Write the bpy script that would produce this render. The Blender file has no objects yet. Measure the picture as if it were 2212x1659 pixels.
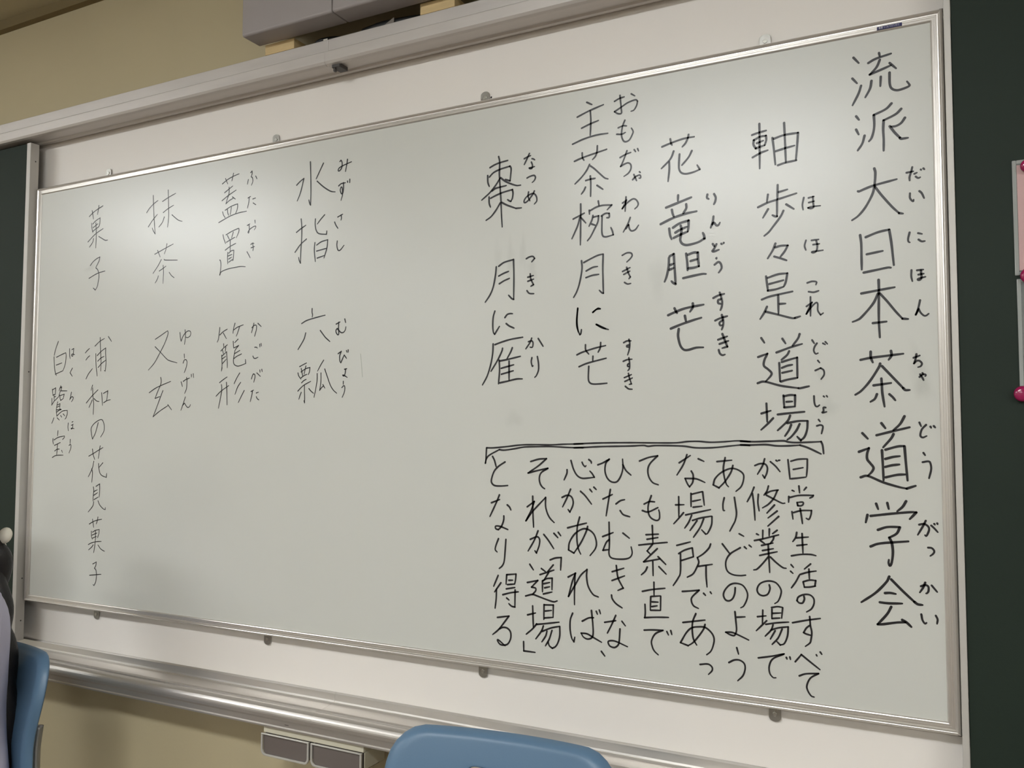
import bpy, bmesh, math, random
from mathutils import Vector, Matrix, noise
random.seed(7)
SC = bpy.context.scene
C = SC.collection
PI = math.pi
# ---------------------------------------------------------------- camera, world, exposure
# X runs along the board to the right, Y into the wall, Z up; the floor is Z = 0.
Z0 = 0.865                      # height of the whiteboard's lower writing edge above the floor
W, H = 2.3550, 1.1623           # writing area of the whiteboard
cam_d = bpy.data.cameras.new('camera')
cam_d.sensor_width = 36.0
cam_d.lens = 30.4014
cam_d.clip_start = 0.02
cam = bpy.data.objects.new('camera', cam_d)
C.objects.link(cam)
cam.matrix_world = Matrix([[0.888298, 0.023688, 0.458656, 2.383517], [0.459264, -0.049699, -0.886909, -1.595685], [0.001785, 0.998483, -0.055026, 1.333454], [0.0, 0.0, 0.0, 1.0]])
SC.camera = cam
SC.view_settings.view_transform = 'Standard'
SC.view_settings.look = 'None'
SC.view_settings.gamma = 1.0
SC.view_settings.use_curve_mapping = False
SC.view_settings.exposure = 0.36
world = bpy.data.worlds.new('world')
SC.world = world
world.use_nodes = True
bg = world.node_tree.nodes['Background']
bg.inputs[0].default_value = (0.9, 0.95, 1.0, 1)
bg.inputs[1].default_value = 0.0
# ceiling lamps of the room: (x, y, length along x, strength)
CEIL_Z = 2.63
LAMPS = [(-1.65, -2.10, 1.25, 42.0), (1.45, -2.35, 1.25, 42.0), (4.30, -2.35, 1.25, 30.0),
         (-1.65, -4.90, 1.25, 26.0), (1.45, -4.90, 1.25, 26.0), (4.30, -4.90, 1.25, 26.0)]
LAMP_COL = (0.955, 0.985, 1.0)

# ---------------------------------------------------------------- materials
def srgb(r, g, b):
    f = lambda c: (c/255/12.92 if c/255 <= 0.04045 else ((c/255+0.055)/1.055)**2.4)
    return (f(r), f(g), f(b), 1)
def mat(name, col, rough=0.5, metal=0.0, noise_amt=0.0, nscale=8.0, bump=0.0, bscale=200.0, coat=0.0, coat_r=0.1, spec=0.5, stretch=None, rvar=0.0):
    m = bpy.data.materials.new(name); m.use_nodes = True
    nt = m.node_tree; b = nt.nodes['Principled BSDF']
    b.inputs['Base Color'].default_value = col
    b.inputs['Roughness'].default_value = rough
    b.inputs['Metallic'].default_value = metal
    b.inputs['Specular IOR Level'].default_value = spec
    b.inputs['Coat Weight'].default_value = coat
    b.inputs['Coat Roughness'].default_value = coat_r
    tc = nt.nodes.new('ShaderNodeTexCoord')
    src = tc.outputs['Object']
    if stretch:
        mp = nt.nodes.new('ShaderNodeMapping'); mp.inputs['Scale'].default_value = stretch
        nt.links.new(src, mp.inputs[0]); src = mp.outputs[0]
    if noise_amt > 0 or rvar > 0:
        n = nt.nodes.new('ShaderNodeTexNoise'); n.inputs['Scale'].default_value = nscale; n.inputs['Detail'].default_value = 6
        nt.links.new(src, n.inputs['Vector'])
        if noise_amt > 0:
            mx = nt.nodes.new('ShaderNodeMix'); mx.data_type = 'RGBA'
            mx.inputs[6].default_value = tuple(c*(1-noise_amt) for c in col[:3]) + (1,)
            mx.inputs[7].default_value = tuple(min(1, c*(1+noise_amt)) for c in col[:3]) + (1,)
            nt.links.new(n.outputs['Fac'], mx.inputs[0]); nt.links.new(mx.outputs[2], b.inputs['Base Color'])
        if rvar > 0:
            mr = nt.nodes.new('ShaderNodeMapRange'); mr.inputs[3].default_value = rough-rvar; mr.inputs[4].default_value = rough+rvar
            nt.links.new(n.outputs['Fac'], mr.inputs[0]); nt.links.new(mr.outputs[0], b.inputs['Roughness'])
    if bump > 0:
        n2 = nt.nodes.new('ShaderNodeTexNoise'); n2.inputs['Scale'].default_value = bscale; n2.inputs['Detail'].default_value = 3
        nt.links.new(src, n2.inputs['Vector'])
        bp = nt.nodes.new('ShaderNodeBump'); bp.inputs['Strength'].default_value = bump; bp.inputs['Distance'].default_value = 0.002
        nt.links.new(n2.outputs['Fac'], bp.inputs['Height']); nt.links.new(bp.outputs[0], b.inputs['Normal'])
    return m
M = {}
M['wall'] = mat('beige wall paint', srgb(192, 179, 146), 0.75, noise_amt=0.05, nscale=3, bump=0.15, bscale=90)
M['roomwall'] = mat('pale room wall paint', srgb(205, 201, 190), 0.75, noise_amt=0.04, nscale=3, bump=0.15, bscale=90)
M['ceil'] = mat('ceiling paint', srgb(190, 180, 150), 0.85, noise_amt=0.05, nscale=20, bump=0.2, bscale=60)
M['ceiltrim'] = mat('ceiling trim paint', srgb(120, 104, 70), 0.7, noise_amt=0.05)
M['floor'] = mat('wood floor', srgb(96, 82, 66), 0.5, noise_amt=0.15, nscale=4, stretch=(1, 12, 1))
M['white'] = mat('whiteboard enamel', srgb(203, 203, 196), 0.30, noise_amt=0.012, nscale=3, coat=0.5, coat_r=0.38, spec=0.5)
M['panel'] = mat('white steel back panel', srgb(232, 226, 219), 0.36, noise_amt=0.015, nscale=4, spec=0.5)
M['alu'] = mat('brushed aluminium', srgb(222, 217, 211), 0.30, metal=0.75, noise_amt=0.015, nscale=8, rvar=0.02)
M['aluv'] = mat('brushed aluminium upright', srgb(222, 217, 211), 0.30, metal=0.75, noise_amt=0.015, nscale=8, rvar=0.02)
M['rail'] = mat('anodised rail', srgb(205, 199, 194), 0.45, metal=0.5, noise_amt=0.08, nscale=9, stretch=(1, 8, 8), rvar=0.08)
M['tray'] = mat('anodised tray', srgb(208, 203, 197), 0.36, metal=0.8, noise_amt=0.06, nscale=9, stretch=(1, 10, 10), rvar=0.06)
M['trimside'] = mat('upright strip', srgb(196, 192, 186), 0.5, metal=0.35, noise_amt=0.06, nscale=14, rvar=0.05)
M['green'] = mat('dark green chalkboard', srgb(31, 42, 34), 0.6, noise_amt=0.12, nscale=5, spec=0.25, bump=0.05, bscale=400)
M['ink'] = mat('black marker ink', srgb(30, 28, 31), 0.36, noise_amt=0.25, nscale=60, spec=0.5)
M['cap'] = mat('grey corner plastic', srgb(70, 66, 64), 0.5, noise_amt=0.05)
M['clip'] = mat('steel clip', srgb(176, 174, 168), 0.3, metal=0.9, noise_amt=0.06, nscale=60, rvar=0.08)
M['screw'] = mat('steel screw', srgb(205, 205, 200), 0.25, metal=0.9, noise_amt=0.05)
M['navy'] = mat('navy plate', srgb(24, 24, 84), 0.4, noise_amt=0.05)
M['plateletter'] = mat('plate lettering', srgb(190, 190, 205), 0.5, noise_amt=0.03)
M['box'] = mat('light grey plastic housing', srgb(158, 151, 149), 0.45, noise_amt=0.02, nscale=10, bump=0.03, bscale=500)
M['wood'] = mat('pale cut timber', srgb(206, 180, 132), 0.7, noise_amt=0.22, nscale=14, stretch=(1, 6, 9), bump=0.2, bscale=120)
M['cable'] = mat('black cable', srgb(20, 19, 18), 0.5, noise_amt=0.1)
M['tag'] = mat('white plastic tag', srgb(215, 208, 195), 0.5, noise_amt=0.03)
M['cream'] = mat('cream plastic case', srgb(196, 190, 170), 0.5, noise_amt=0.03)
M['smoke'] = mat('smoky grey drawer front', srgb(104, 96, 92), 0.25, noise_amt=0.06, coat=0.3)
M['rim'] = mat('clear grey plastic rim', srgb(176, 172, 164), 0.2, noise_amt=0.04, coat=0.5)
M['blue'] = mat('blue moulded plastic', srgb(86, 114, 140), 0.42, noise_amt=0.05, nscale=6, bump=0.05, bscale=300)
M['legmetal'] = mat('grey painted steel tube', srgb(150, 150, 150), 0.35, metal=0.6, noise_amt=0.04)
M['rubber'] = mat('black rubber', srgb(25, 25, 25), 0.7, noise_amt=0.05)
M['skin'] = mat('skin', srgb(205, 160, 130), 0.5, noise_amt=0.04, nscale=20)
M['hair'] = mat('black hair', srgb(22, 18, 17), 0.45, noise_amt=0.3, nscale=40, stretch=(6, 6, 0.6), bump=0.5, bscale=120)
M['shirt'] = mat('pale lilac shirt cloth', srgb(196, 194, 216), 0.8, noise_amt=0.06, nscale=12, bump=0.15, bscale=350)
M['skirt'] = mat('black pleated skirt cloth', srgb(24, 24, 28), 0.85, noise_amt=0.1, nscale=12)
M['ribbon'] = mat('white hair ribbon', srgb(232, 226, 210), 0.7, noise_amt=0.04)
M['shoe'] = mat('white shoe', srgb(220, 220, 218), 0.6, noise_amt=0.04)
M['lip'] = mat('lips', srgb(176, 100, 92), 0.5, noise_amt=0.04)
M['eye'] = mat('dark eyes', srgb(30, 22, 18), 0.2, noise_amt=0.04)
M['pink'] = mat('pink paper', srgb(240, 178, 176), 0.7, noise_amt=0.08, nscale=12)
M['magnet'] = mat('magenta plastic magnet', srgb(150, 22, 78), 0.18, noise_amt=0.05, coat=0.6)
M['hole'] = mat('dark hole', srgb(20, 18, 16), 0.8, noise_amt=0.05)
M['housing'] = mat('white lamp housing', srgb(225, 225, 220), 0.5, noise_amt=0.02)
def clear_mat(name, col, alpha, rough):
    m = mat(name, col, rough, noise_amt=0.05, spec=0.6)
    m.node_tree.nodes['Principled BSDF'].inputs['Alpha'].default_value = alpha
    return m
M['sleeve'] = clear_mat('clear vinyl sleeve', srgb(196, 200, 198), 0.22, 0.12)
M['sleeveedge'] = clear_mat('clear vinyl welded edge', srgb(206, 210, 206), 0.42, 0.12)
def smear_mat():
    m = bpy.data.materials.new('erased ink haze'); m.use_nodes = True
    nt = m.node_tree; b = nt.nodes['Principled BSDF']
    b.inputs['Base Color'].default_value = srgb(120, 128, 112); b.inputs['Roughness'].default_value = 0.4
    tc = nt.nodes.new('ShaderNodeTexCoord')
    n = nt.nodes.new('ShaderNodeTexNoise'); n.inputs['Scale'].default_value = 28; n.inputs['Detail'].default_value = 4
    nt.links.new(tc.outputs['Object'], n.inputs['Vector'])
    at = nt.nodes.new('ShaderNodeAttribute'); at.attribute_name = 'soft'
    mu = nt.nodes.new('ShaderNodeMath'); mu.operation = 'MULTIPLY'
    nt.links.new(n.outputs['Fac'], mu.inputs[0]); nt.links.new(at.outputs['Fac'], mu.inputs[1])
    m2 = nt.nodes.new('ShaderNodeMath'); m2.operation = 'MULTIPLY'; m2.inputs[1].default_value = 0.13
    nt.links.new(mu.outputs[0], m2.inputs[0]); nt.links.new(m2.outputs[0], b.inputs['Alpha'])
    return m
M['smear'] = smear_mat()
def lamp_mat(strength):
    m = bpy.data.materials.new('lit lamp diffuser'); m.use_nodes = True
    nt = m.node_tree; nt.nodes.remove(nt.nodes['Principled BSDF'])
    e = nt.nodes.new('ShaderNodeEmission'); e.inputs[0].default_value = LAMP_COL + (1,); e.inputs[1].default_value = strength
    nt.links.new(e.outputs[0], nt.nodes['Material Output'].inputs[0])
    return m

# ---------------------------------------------------------------- helpers
def link(name, bm, m, parent=None, smooth=False, bevel=0.0, seg=2):
    me = bpy.data.meshes.new(name)
    bmesh.ops.recalc_face_normals(bm, faces=bm.faces)
    bm.to_mesh(me); bm.free()
    o = bpy.data.objects.new(name, me); C.objects.link(o)
    me.materials.append(m)
    if smooth:
        for p in me.polygons: p.use_smooth = True
    if bevel > 0:
        b = o.modifiers.new('bevel', 'BEVEL'); b.width = bevel; b.segments = seg; b.limit_method = 'ANGLE'; b.angle_limit = math.radians(40)
    if parent is not None:
        o.parent = parent
        o.matrix_parent_inverse = parent.matrix_basis.inverted()
    return o
def tag(o, label=None, cat=None, group=None, kind=None):
    if label: o['label'] = label
    if cat: o['category'] = cat
    if group: o['group'] = group
    if kind: o['kind'] = kind
    return o
def thing(name, loc, label, cat, group=None, rz=0.0):
    o = bpy.data.objects.new(name, None); C.objects.link(o)
    o.empty_display_size = 0.05
    o.location = loc; o.rotation_euler = (0, 0, rz)
    o.matrix_basis = Matrix.Translation(Vector(loc)) @ Matrix.Rotation(rz, 4, 'Z')
    return tag(o, label, cat, group)
def add_box(bm, x0, x1, y0, y1, z0, z1):
    v = [bm.verts.new(p) for p in ((x0,y0,z0),(x1,y0,z0),(x1,y1,z0),(x0,y1,z0),(x0,y0,z1),(x1,y0,z1),(x1,y1,z1),(x0,y1,z1))]
    for f in ((0,3,2,1),(4,5,6,7),(0,1,5,4),(1,2,6,5),(2,3,7,6),(3,0,4,7)):
        bm.faces.new([v[i] for i in f])
    return bm
def bx(x0, x1, y0, y1, z0, z1):
    return add_box(bmesh.new(), x0, x1, y0, y1, z0, z1)
def extrude_x(prof, x0, x1, bm=None):
    """closed profile [(y, z)...] run along X"""
    bm = bm or bmesh.new()
    a = [bm.verts.new((x0, y, z)) for y, z in prof]; b = [bm.verts.new((x1, y, z)) for y, z in prof]
    n = len(prof)
    for i in range(n):
        j = (i+1) % n
        bm.faces.new((a[i], a[j], b[j], b[i]))
    bm.faces.new(a[::-1]); bm.faces.new(b)
    return bm
def add_tube(bm, pts, r, n=10, caps=True):
    pts = [Vector(p) for p in pts]; rings = []
    rs = r if isinstance(r, (list, tuple)) else [r]*len(pts)
    up = Vector((0.13, 0.31, 0.94))
    for i, p in enumerate(pts):
        d = (pts[min(i+1, len(pts)-1)] - pts[max(i-1, 0)]).normalized()
        s = d.cross(up)
        if s.length < 1e-3: s = d.cross(Vector((1, 0, 0)))
        s.normalize(); t = s.cross(d).normalized()
        rings.append([bm.verts.new(p + (s*math.cos(2*PI*k/n) + t*math.sin(2*PI*k/n))*rs[i]) for k in range(n)])
    for a, b in zip(rings, rings[1:]):
        for k in range(n):
            bm.faces.new((a[k], a[(k+1) % n], b[(k+1) % n], b[k]))
    if caps:
        bm.faces.new(rings[0][::-1]); bm.faces.new(rings[-1])
    return bm
def smooth_path(P, step=6):
    P = [Vector(p) for p in P]; out = []
    Q = [P[0]*2-P[1]] + P + [P[-1]*2-P[-2]]
    for i in range(1, len(Q)-2):
        for k in range(step):
            t = k/step; a, b, c, d = Q[i-1], Q[i], Q[i+1], Q[i+2]
            out.append(0.5*((2*b) + (c-a)*t + (2*a-5*b+4*c-d)*t*t + (3*b-a-3*c+d)*t**3))
    out.append(P[-1])
    return out
def add_disc(bm, cx, cz, y0, y1, r, n=24):
    """short cylinder with its axis along Y"""
    a = [bm.verts.new((cx+r*math.cos(2*PI*k/n), y0, cz+r*math.sin(2*PI*k/n))) for k in range(n)]
    b = [bm.verts.new((cx+r*math.cos(2*PI*k/n), y1, cz+r*math.sin(2*PI*k/n))) for k in range(n)]
    for k in range(n):
        bm.faces.new((a[k], a[(k+1) % n], b[(k+1) % n], b[k]))
    bm.faces.new(a); bm.faces.new(b[::-1])
    return bm
def add_blob(bm, c, r, nu=20, nv=12, rot=None):
    rx, ry, rz = r if isinstance(r, (list, tuple)) else (r, r, r)
    rot = rot or Matrix.Identity(3); c = Vector(c)
    rows = []
    for j in range(1, nv):
        th = PI*j/nv
        rows.append([bm.verts.new(c + rot @ Vector((rx*math.sin(th)*math.cos(2*PI*i/nu), ry*math.sin(th)*math.sin(2*PI*i/nu), rz*math.cos(th)))) for i in range(nu)])
    top = bm.verts.new(c + rot @ Vector((0, 0, rz))); bot = bm.verts.new(c - rot @ Vector((0, 0, rz)))
    for a, b in zip(rows, rows[1:]):
        for i in range(nu):
            bm.faces.new((a[i], b[i], b[(i+1) % nu], a[(i+1) % nu]))
    for i in range(nu):
        bm.faces.new((top, rows[0][i], rows[0][(i+1) % nu])); bm.faces.new((bot, rows[-1][(i+1) % nu], rows[-1][i]))
    return bm
# ---------------------------------------------------------------- the room
XL, XR, YB, YW = -3.2, 5.2, -6.6, 0.055
def struct(name, bm, m, **k):
    return tag(link(name, bm, m, **k), kind='structure')
struct('floor', bx(XL, XR, YB, YW, -0.05, 0.0), M['floor'])
struct('ceiling', bx(XL, XR, YB, YW, CEIL_Z, CEIL_Z+0.05), M['ceil'])
struct('wall_front', bx(XL, XR, YW, YW+0.1, 0, CEIL_Z), M['wall'])
struct('wall_rear', bx(XL, XR, YB-0.1, YB, 0, CEIL_Z), M['roomwall'])
struct('wall_left', bx(XL-0.1, XL, YB, YW, 0, CEIL_Z), M['roomwall'])
struct('wall_right', bx(XR, XR+0.1, YB, YW, 0, CEIL_Z), M['roomwall'])
struct('trim_1', bx(XL, XR, YW-0.022, YW, CEIL_Z-0.03, CEIL_Z), M['ceiltrim'])
for i, (x, y, L, s) in enumerate(LAMPS):
    t = thing('ceiling_light', (x, y, CEIL_Z-0.07), 'long white ceiling lamp shining down on the room', 'lamp', 'ceiling lamps of the room')
    link('housing', bx(x-L/2-0.02, x+L/2+0.02, y-0.14, y+0.14, CEIL_Z-0.035, CEIL_Z-0.0005), M['housing'], t, bevel=0.004)
    link('diffuser', bx(x-L/2, x+L/2, y-0.12, y+0.12, CEIL_Z-0.065, CEIL_Z-0.036), lamp_mat(s), t)

# ---------------------------------------------------------------- board wall
def z(v): return v + Z0
YP = 0.030                                        # front of the white back panel
t = thing('back_panel', (1.2, YP, z(-0.155)), 'wide white steel back panel behind the framed whiteboard', 'panel')
link('panel_sheet', bx(-1.25, 3.65, YP, YP+0.022, z(-0.150), z(1.36)), M['panel'], t)
link('drilled_hole', add_disc(bmesh.new(), 1.4905, z(1.1985), YP-0.0004, YP+0.001, 0.0021, 12), M['hole'], t)

def zr(v): return z(v + 0.003)
# top rail: two aluminium channels over the opening
t = thing('board_rail', (1.2, 0.0, zr(1.317)), 'grey aluminium double rail running above the whiteboard', 'rail')
up = [(-0.034, zr(1.384)), (-0.034, zr(1.3560)), (-0.028, zr(1.3535)), (0.0295, zr(1.3535)), (0.0295, zr(1.384))]
for x0, x1 in ((-1.3, 1.08765), (1.08795, 3.7)):
    link('upper_channel', extrude_x(up, x0, x1), M['rail'], t, bevel=0.0012)
lo = [(-0.044, zr(1.3512)), (-0.0455, zr(1.3495)), (-0.0455, zr(1.3262)), (-0.0420, zr(1.3205)), (-0.0340, zr(1.3185)), (-0.030, zr(1.3215)), (0.0050, zr(1.3215)),
      (0.0080, zr(1.3170)), (0.0135, zr(1.3150)), (0.0170, zr(1.3210)), (0.0295, zr(1.3210)), (0.0295, zr(1.3525)), (-0.026, zr(1.3525)), (-0.026, zr(1.3512))]
for x0, x1 in ((-1.3, 1.08765), (1.08795, 3.7)):
    link('lower_channel', extrude_x(lo, x0, x1), M['rail'], t, bevel=0.0008)
bm = bmesh.new()
add_box(bm, 1.102, 1.124, -0.036, -0.004, zr(1.3120), zr(1.3215)); add_box(bm, 1.1045, 1.1095, -0.034, -0.026, zr(1.3040), zr(1.3120))
link('roller_stop', bm, M['cap'], t, bevel=0.001)

# chalk tray
t = thing('chalk_tray', (1.2, -0.02, z(-0.205)), 'long aluminium chalk tray under the whiteboard', 'tray')
lipp = [(0.0295, z(-0.134)), (0.0265, z(-0.1335)), (0.0235, z(-0.137)), (0.0215, z(-0.1515)), (0.0195, z(-0.1565)), (0.0295, z(-0.1565))]
shelf = [(0.0190, z(-0.1570)), (0.0170, z(-0.1535)), (0.0135, z(-0.1530)), (0.0100, z(-0.1565)), (-0.0250, z(-0.1590)), (-0.0270, z(-0.1575)), (-0.0300, z(-0.1590)),
         (-0.0360, z(-0.1575)), (-0.0385, z(-0.1550)), (-0.0415, z(-0.1565)), (-0.0415, z(-0.1655)), (0.0545, z(-0.1655)), (0.0545, z(-0.1570))]
nose = [(-0.0420, z(-0.1590))]
for k in range(9):
    a = PI/2 + k*(PI/2)/8
    nose.append((-0.0425 + 0.0185*math.cos(a), z(-0.1780) + 0.0185*math.sin(a)))
nose += [(-0.0600, z(-0.1850)), (-0.0565, z(-0.1900)), (-0.0545, z(-0.2020)), (-0.0570, z(-0.2045)), (-0.0565, z(-0.2080)), (-0.0500, z(-0.2100)), (0.0545, z(-0.2100)), (0.0545, z(-0.166)), (-0.0420, z(-0.166))]
for x0, x1 in ((-1.3, 1.08765), (1.08795, 3.7)):
    link('back_lip', extrude_x(lipp, x0, x1), M['tray'], t, bevel=0.0008)
    link('tray_shelf', extrude_x(shelf, x0, x1), M['tray'], t, bevel=0.0006)
    link('front_nose', extrude_x(nose, x0, x1), M['tray'], t)
link('screw_slot', bx(1.008, 1.020, -0.0556, -0.0530, z(-0.1965), z(-0.1945)), M['hole'], t)

# chalk drawers under the tray
t = thing('chalk_drawer_case', (1.07, -0.01, z(-0.275)), 'pair of smoky chalk drawers hanging under the chalk tray', 'chalk box')
bm = bmesh.new()
add_box(bm, 0.9395, 1.2245, -0.049, 0.054, z(-0.2245), z(-0.2101))
add_box(bm, 0.9395, 0.9425, -0.044, 0.030, z(-0.262), z(-0.2245)); add_box(bm, 1.2215, 1.2245, -0.044, 0.030, z(-0.262), z(-0.2245))
add_box(bm, 1.0795, 1.0825, -0.040, 0.030, z(-0.262), z(-0.2245))
link('case', bm, M['cream'], t, bevel=0.0015)
def rounded(x0, x1, z0, z1, r, n=6):
    P = [(x0, z1), ]
    for k in range(n+1):
        a = PI + k*(PI/2)/n; P.append((x0+r+r*math.cos(a), z0+r+r*math.sin(a)))
    for k in range(n+1):
        a = 1.5*PI + k*(PI/2)/n; P.append((x1-r+r*math.cos(a), z0+r+r*math.sin(a)))
    P.append((x1, z1))
    return P
def prism_y(P, y0, y1, bm=None):
    bm = bm or bmesh.new()
    a = [bm.verts.new((x, y0, zz)) for x, zz in P]; b = [bm.verts.new((x, y1, zz)) for x, zz in P]
    n = len(P)
    for i in range(n):
        bm.faces.new((a[i], a[(i+1) % n], b[(i+1) % n], b[i]))
    bm.faces.new(a); bm.faces.new(b[::-1])
    return bm
for x0 in (0.9380, 1.0835):
    x1 = x0 + 0.1400
    d = link('drawer', prism_y(rounded(x0+0.004, x1-0.004, z(-0.271), z(-0.2265), 0.010), -0.0515, 0.020), M['smoke'], t, bevel=0.001)
    # rim of the drawer front: outer outline minus inner outline
    bm = bmesh.new()
    O = rounded(x0, x1, z(-0.2745), z(-0.2245), 0.013, 8); I = rounded(x0+0.0045, x1-0.0045, z(-0.2700), z(-0.2275), 0.010, 8)
    vo = [bm.verts.new((x, -0.0560, zz)) for x, zz in O]; vi = [bm.verts.new((x, -0.0560, zz)) for x, zz in I]
    wo = [bm.verts.new((x, -0.0510, zz)) for x, zz in O]; wi = [bm.verts.new((x, -0.0518, zz)) for x, zz in I]
    n = len(O)
    for i in range(n):
        j = (i+1) % n
        bm.faces.new((vo[i], vo[j], vi[j], vi[i])); bm.faces.new((vo[j], vo[i], wo[i], wo[j])); bm.faces.new((vi[i], vi[j], wi[j], wi[i])); bm.faces.new((wo[j], wo[i], wi[i], wi[j]))
    link('drawer_rim', bm, M['rim'], d, bevel=0.001)

# side chalkboards in front of the back panel
def chalkboard(x0, x1, xt0, xt1, label):
    t = thing('chalkboard', ((x0+x1)/2, -0.01, z(-0.13)), label, 'chalkboard')
    link('board_sheet', bx(x0, x1, -0.0215, 0.0005, z(-0.131), z(1.3155)), M['green'], t, bevel=0.001)
    link('edge_strip', bx(xt0, xt1, -0.0260, 0.0015, z(-0.131), z(1.3150)), M['trimside'], t, bevel=0.0012)
    return t
t = chalkboard(-1.20, -0.0395, -0.0392, -0.0220, 'dark green chalkboard panel at the left of the whiteboard')
bm = bmesh.new()
for zz in (1.262, 0.64, 0.045, -0.075):
    add_disc2 = [bm.verts.new((-0.0218, -0.0095+0.0022*math.cos(2*PI*k/10), z(zz)+0.0022*math.sin(2*PI*k/10))) for k in range(10)]
    bm.faces.new(add_disc2)
link('rivet_dots', bm, M['cap'], t)
chalkboard(2.3862, 3.58, 2.3756, 2.3858, 'dark green chalkboard panel at the right of the whiteboard')
# ---------------------------------------------------------------- the whiteboard
wb = thing('whiteboard', (W/2, 0.0, z(-0.025)), 'white framed whiteboard covered in handwritten black Japanese columns', 'whiteboard')
link('writing_surface', bx(-0.004, W+0.004, 0.0, 0.012, z(-0.004), z(H+0.004)), M['white'], wb)
F = 0.0200
def frame_bar(p0, p1, inward, m):
    """moulding between two outer corners, mitred; profile runs from the inner edge outwards"""
    p0, p1, n = Vector(p0), Vector(p1), Vector(inward)
    d = (p1-p0).normalized()
    prof = [(0.0, -0.0006), (0.0014, -0.0026), (0.0026, -0.0032), (0.0052, -0.0032), (0.0055, -0.0026), (0.0063, -0.0026), (0.0066, -0.0033), (0.0090, -0.0033), (0.0093, -0.0027), (0.0101, -0.0027),
            (0.0104, -0.0034), (0.0118, -0.0036), (0.0140, -0.0056), (0.0148, -0.0060), (0.0158, -0.0057), (0.0180, -0.0036), (0.0194, -0.0008), (F, 0.0030), (F, 0.0195), (0.0, 0.0195)]
    bm = bmesh.new(); A, B = [], []
    for w, y in prof:
        q0 = p0 + n*(F-w) + d*(F-w); q1 = p1 + n*(F-w) - d*(F-w)
        A.append(bm.verts.new((q0.x, y, q0.y))); B.append(bm.verts.new((q1.x, y, q1.y)))
    k = len(prof)
    for i in range(k):
        j = (i+1) % k
        bm.faces.new((A[i], A[j], B[j], B[i]))
    bm.faces.new(A[::-1]); bm.faces.new(B)
    return link('frame_bar', bm, m, wb)
X0, X1, ZB, ZT = -F, W+F, z(-F), z(H+F)
frame_bar((X0, ZT), (X1, ZT), (0, -1), M['alu']); frame_bar((X1, ZB), (X0, ZB), (0, 1), M['alu'])
frame_bar((X0, ZB), (X0, ZT), (1, 0), M['aluv']); frame_bar((X1, ZT), (X1, ZB), (-1, 0), M['aluv'])
for cx, cz, sx, sz in ((X0, ZB, -1, -1), (X1, ZB, 1, -1), (X0, ZT, -1, 1), (X1, ZT, 1, 1)):
    bm = bmesh.new()
    xs = sorted((cx+sx*0.0014, cx-sx*0.0062)); zs = sorted((cz+sz*0.0014, cz-sz*0.0062))
    if sx < 0: xs = sorted((cx-0.0004, cx+0.0062))
    if sx > 0: xs = sorted((cx+0.00035, cx-0.0062))
    add_box(bm, xs[0], xs[1], 0.0012, 0.0190, zs[0], zs[1])
    link('corner_cap', bm, M['cap'], wb, bevel=0.001)
for cx in (0.2542, 0.8765, 1.4772, 2.0770):
    for s in (1, -1):
        zb = (ZT if s > 0 else ZB); L = 0.0300
        P = [(cx-0.0105, zb)]
        P += [(cx-0.0105, zb+s*(L-0.0075))] + [(cx-0.0105*math.cos(k*PI/8), zb+s*(L-0.0075+0.0075*math.sin(k*PI/8))) for k in range(1, 8)] + [(cx+0.0105, zb+s*(L-0.0075))]
        P += [(cx+0.0105, zb)]
        bm = prism_y(P, YP-0.0042, YP-0.0026)
        add_box(bm, cx-0.0105, cx+0.0105, 0.0200, YP-0.0026, min(zb, zb+s*0.0016), max(zb, zb+s*0.0016))
        c = link('mounting_clip', bm, M['clip'], wb, bevel=0.0003)
        zc = zb+s*0.0165
        bm = bmesh.new(); add_disc(bm, cx, zc, YP-0.0056, YP-0.0040, 0.0042, 20)
        sc = link('screw', bm, M['screw'], c, bevel=0.0006)
        link('screw_packing', add_disc(bmesh.new(), cx, zc, YP-0.0026, YP-0.0001, 0.006, 16), M['cap'], c)
# navy name plate on the upper bar of the frame
pl = link('name_plate', bx(2.2722, 2.3120, -0.0044, -0.0028, z(1.1650), z(1.1706)), M['navy'], wb, bevel=0.0003)
bm = bmesh.new(); yy = (-0.0047, -0.0043)
for bx0 in (2.2768, 2.2802):                      # two bold leading characters
    add_box(bm, bx0-0.0013, bx0+0.0013, *yy, z(1.1694), z(1.1699)); add_box(bm, bx0-0.0004, bx0+0.0004, *yy, z(1.1662), z(1.1694))
    add_box(bm, bx0-0.0013, bx0+0.0013, *yy, z(1.1691), z(1.1663)); add_box(bm, bx0-0.0009, bx0+0.0009, *yy, z(1.1676), z(1.1681))
x = 2.2836; k = 0
while x < 2.3075:                                  # the small illegible letters after them
    w_ = 0.0009 + 0.0005*((k*7) % 3)/2
    add_box(bm, x, x+0.0003, *yy, z(1.1665), z(1.1691))
    if k % 3 != 1: add_box(bm, x, x+w_, *yy, z(1.1688), z(1.1691))
    if k % 2 == 0: add_box(bm, x, x+w_, *yy, z(1.1665), z(1.1668))
    if k % 4 == 3: add_box(bm, x+w_-0.0003, x+w_, *yy, z(1.1665), z(1.1691))
    x += w_+0.0005; k += 1
link('plate_lettering', bm, M['plateletter'], pl)
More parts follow.
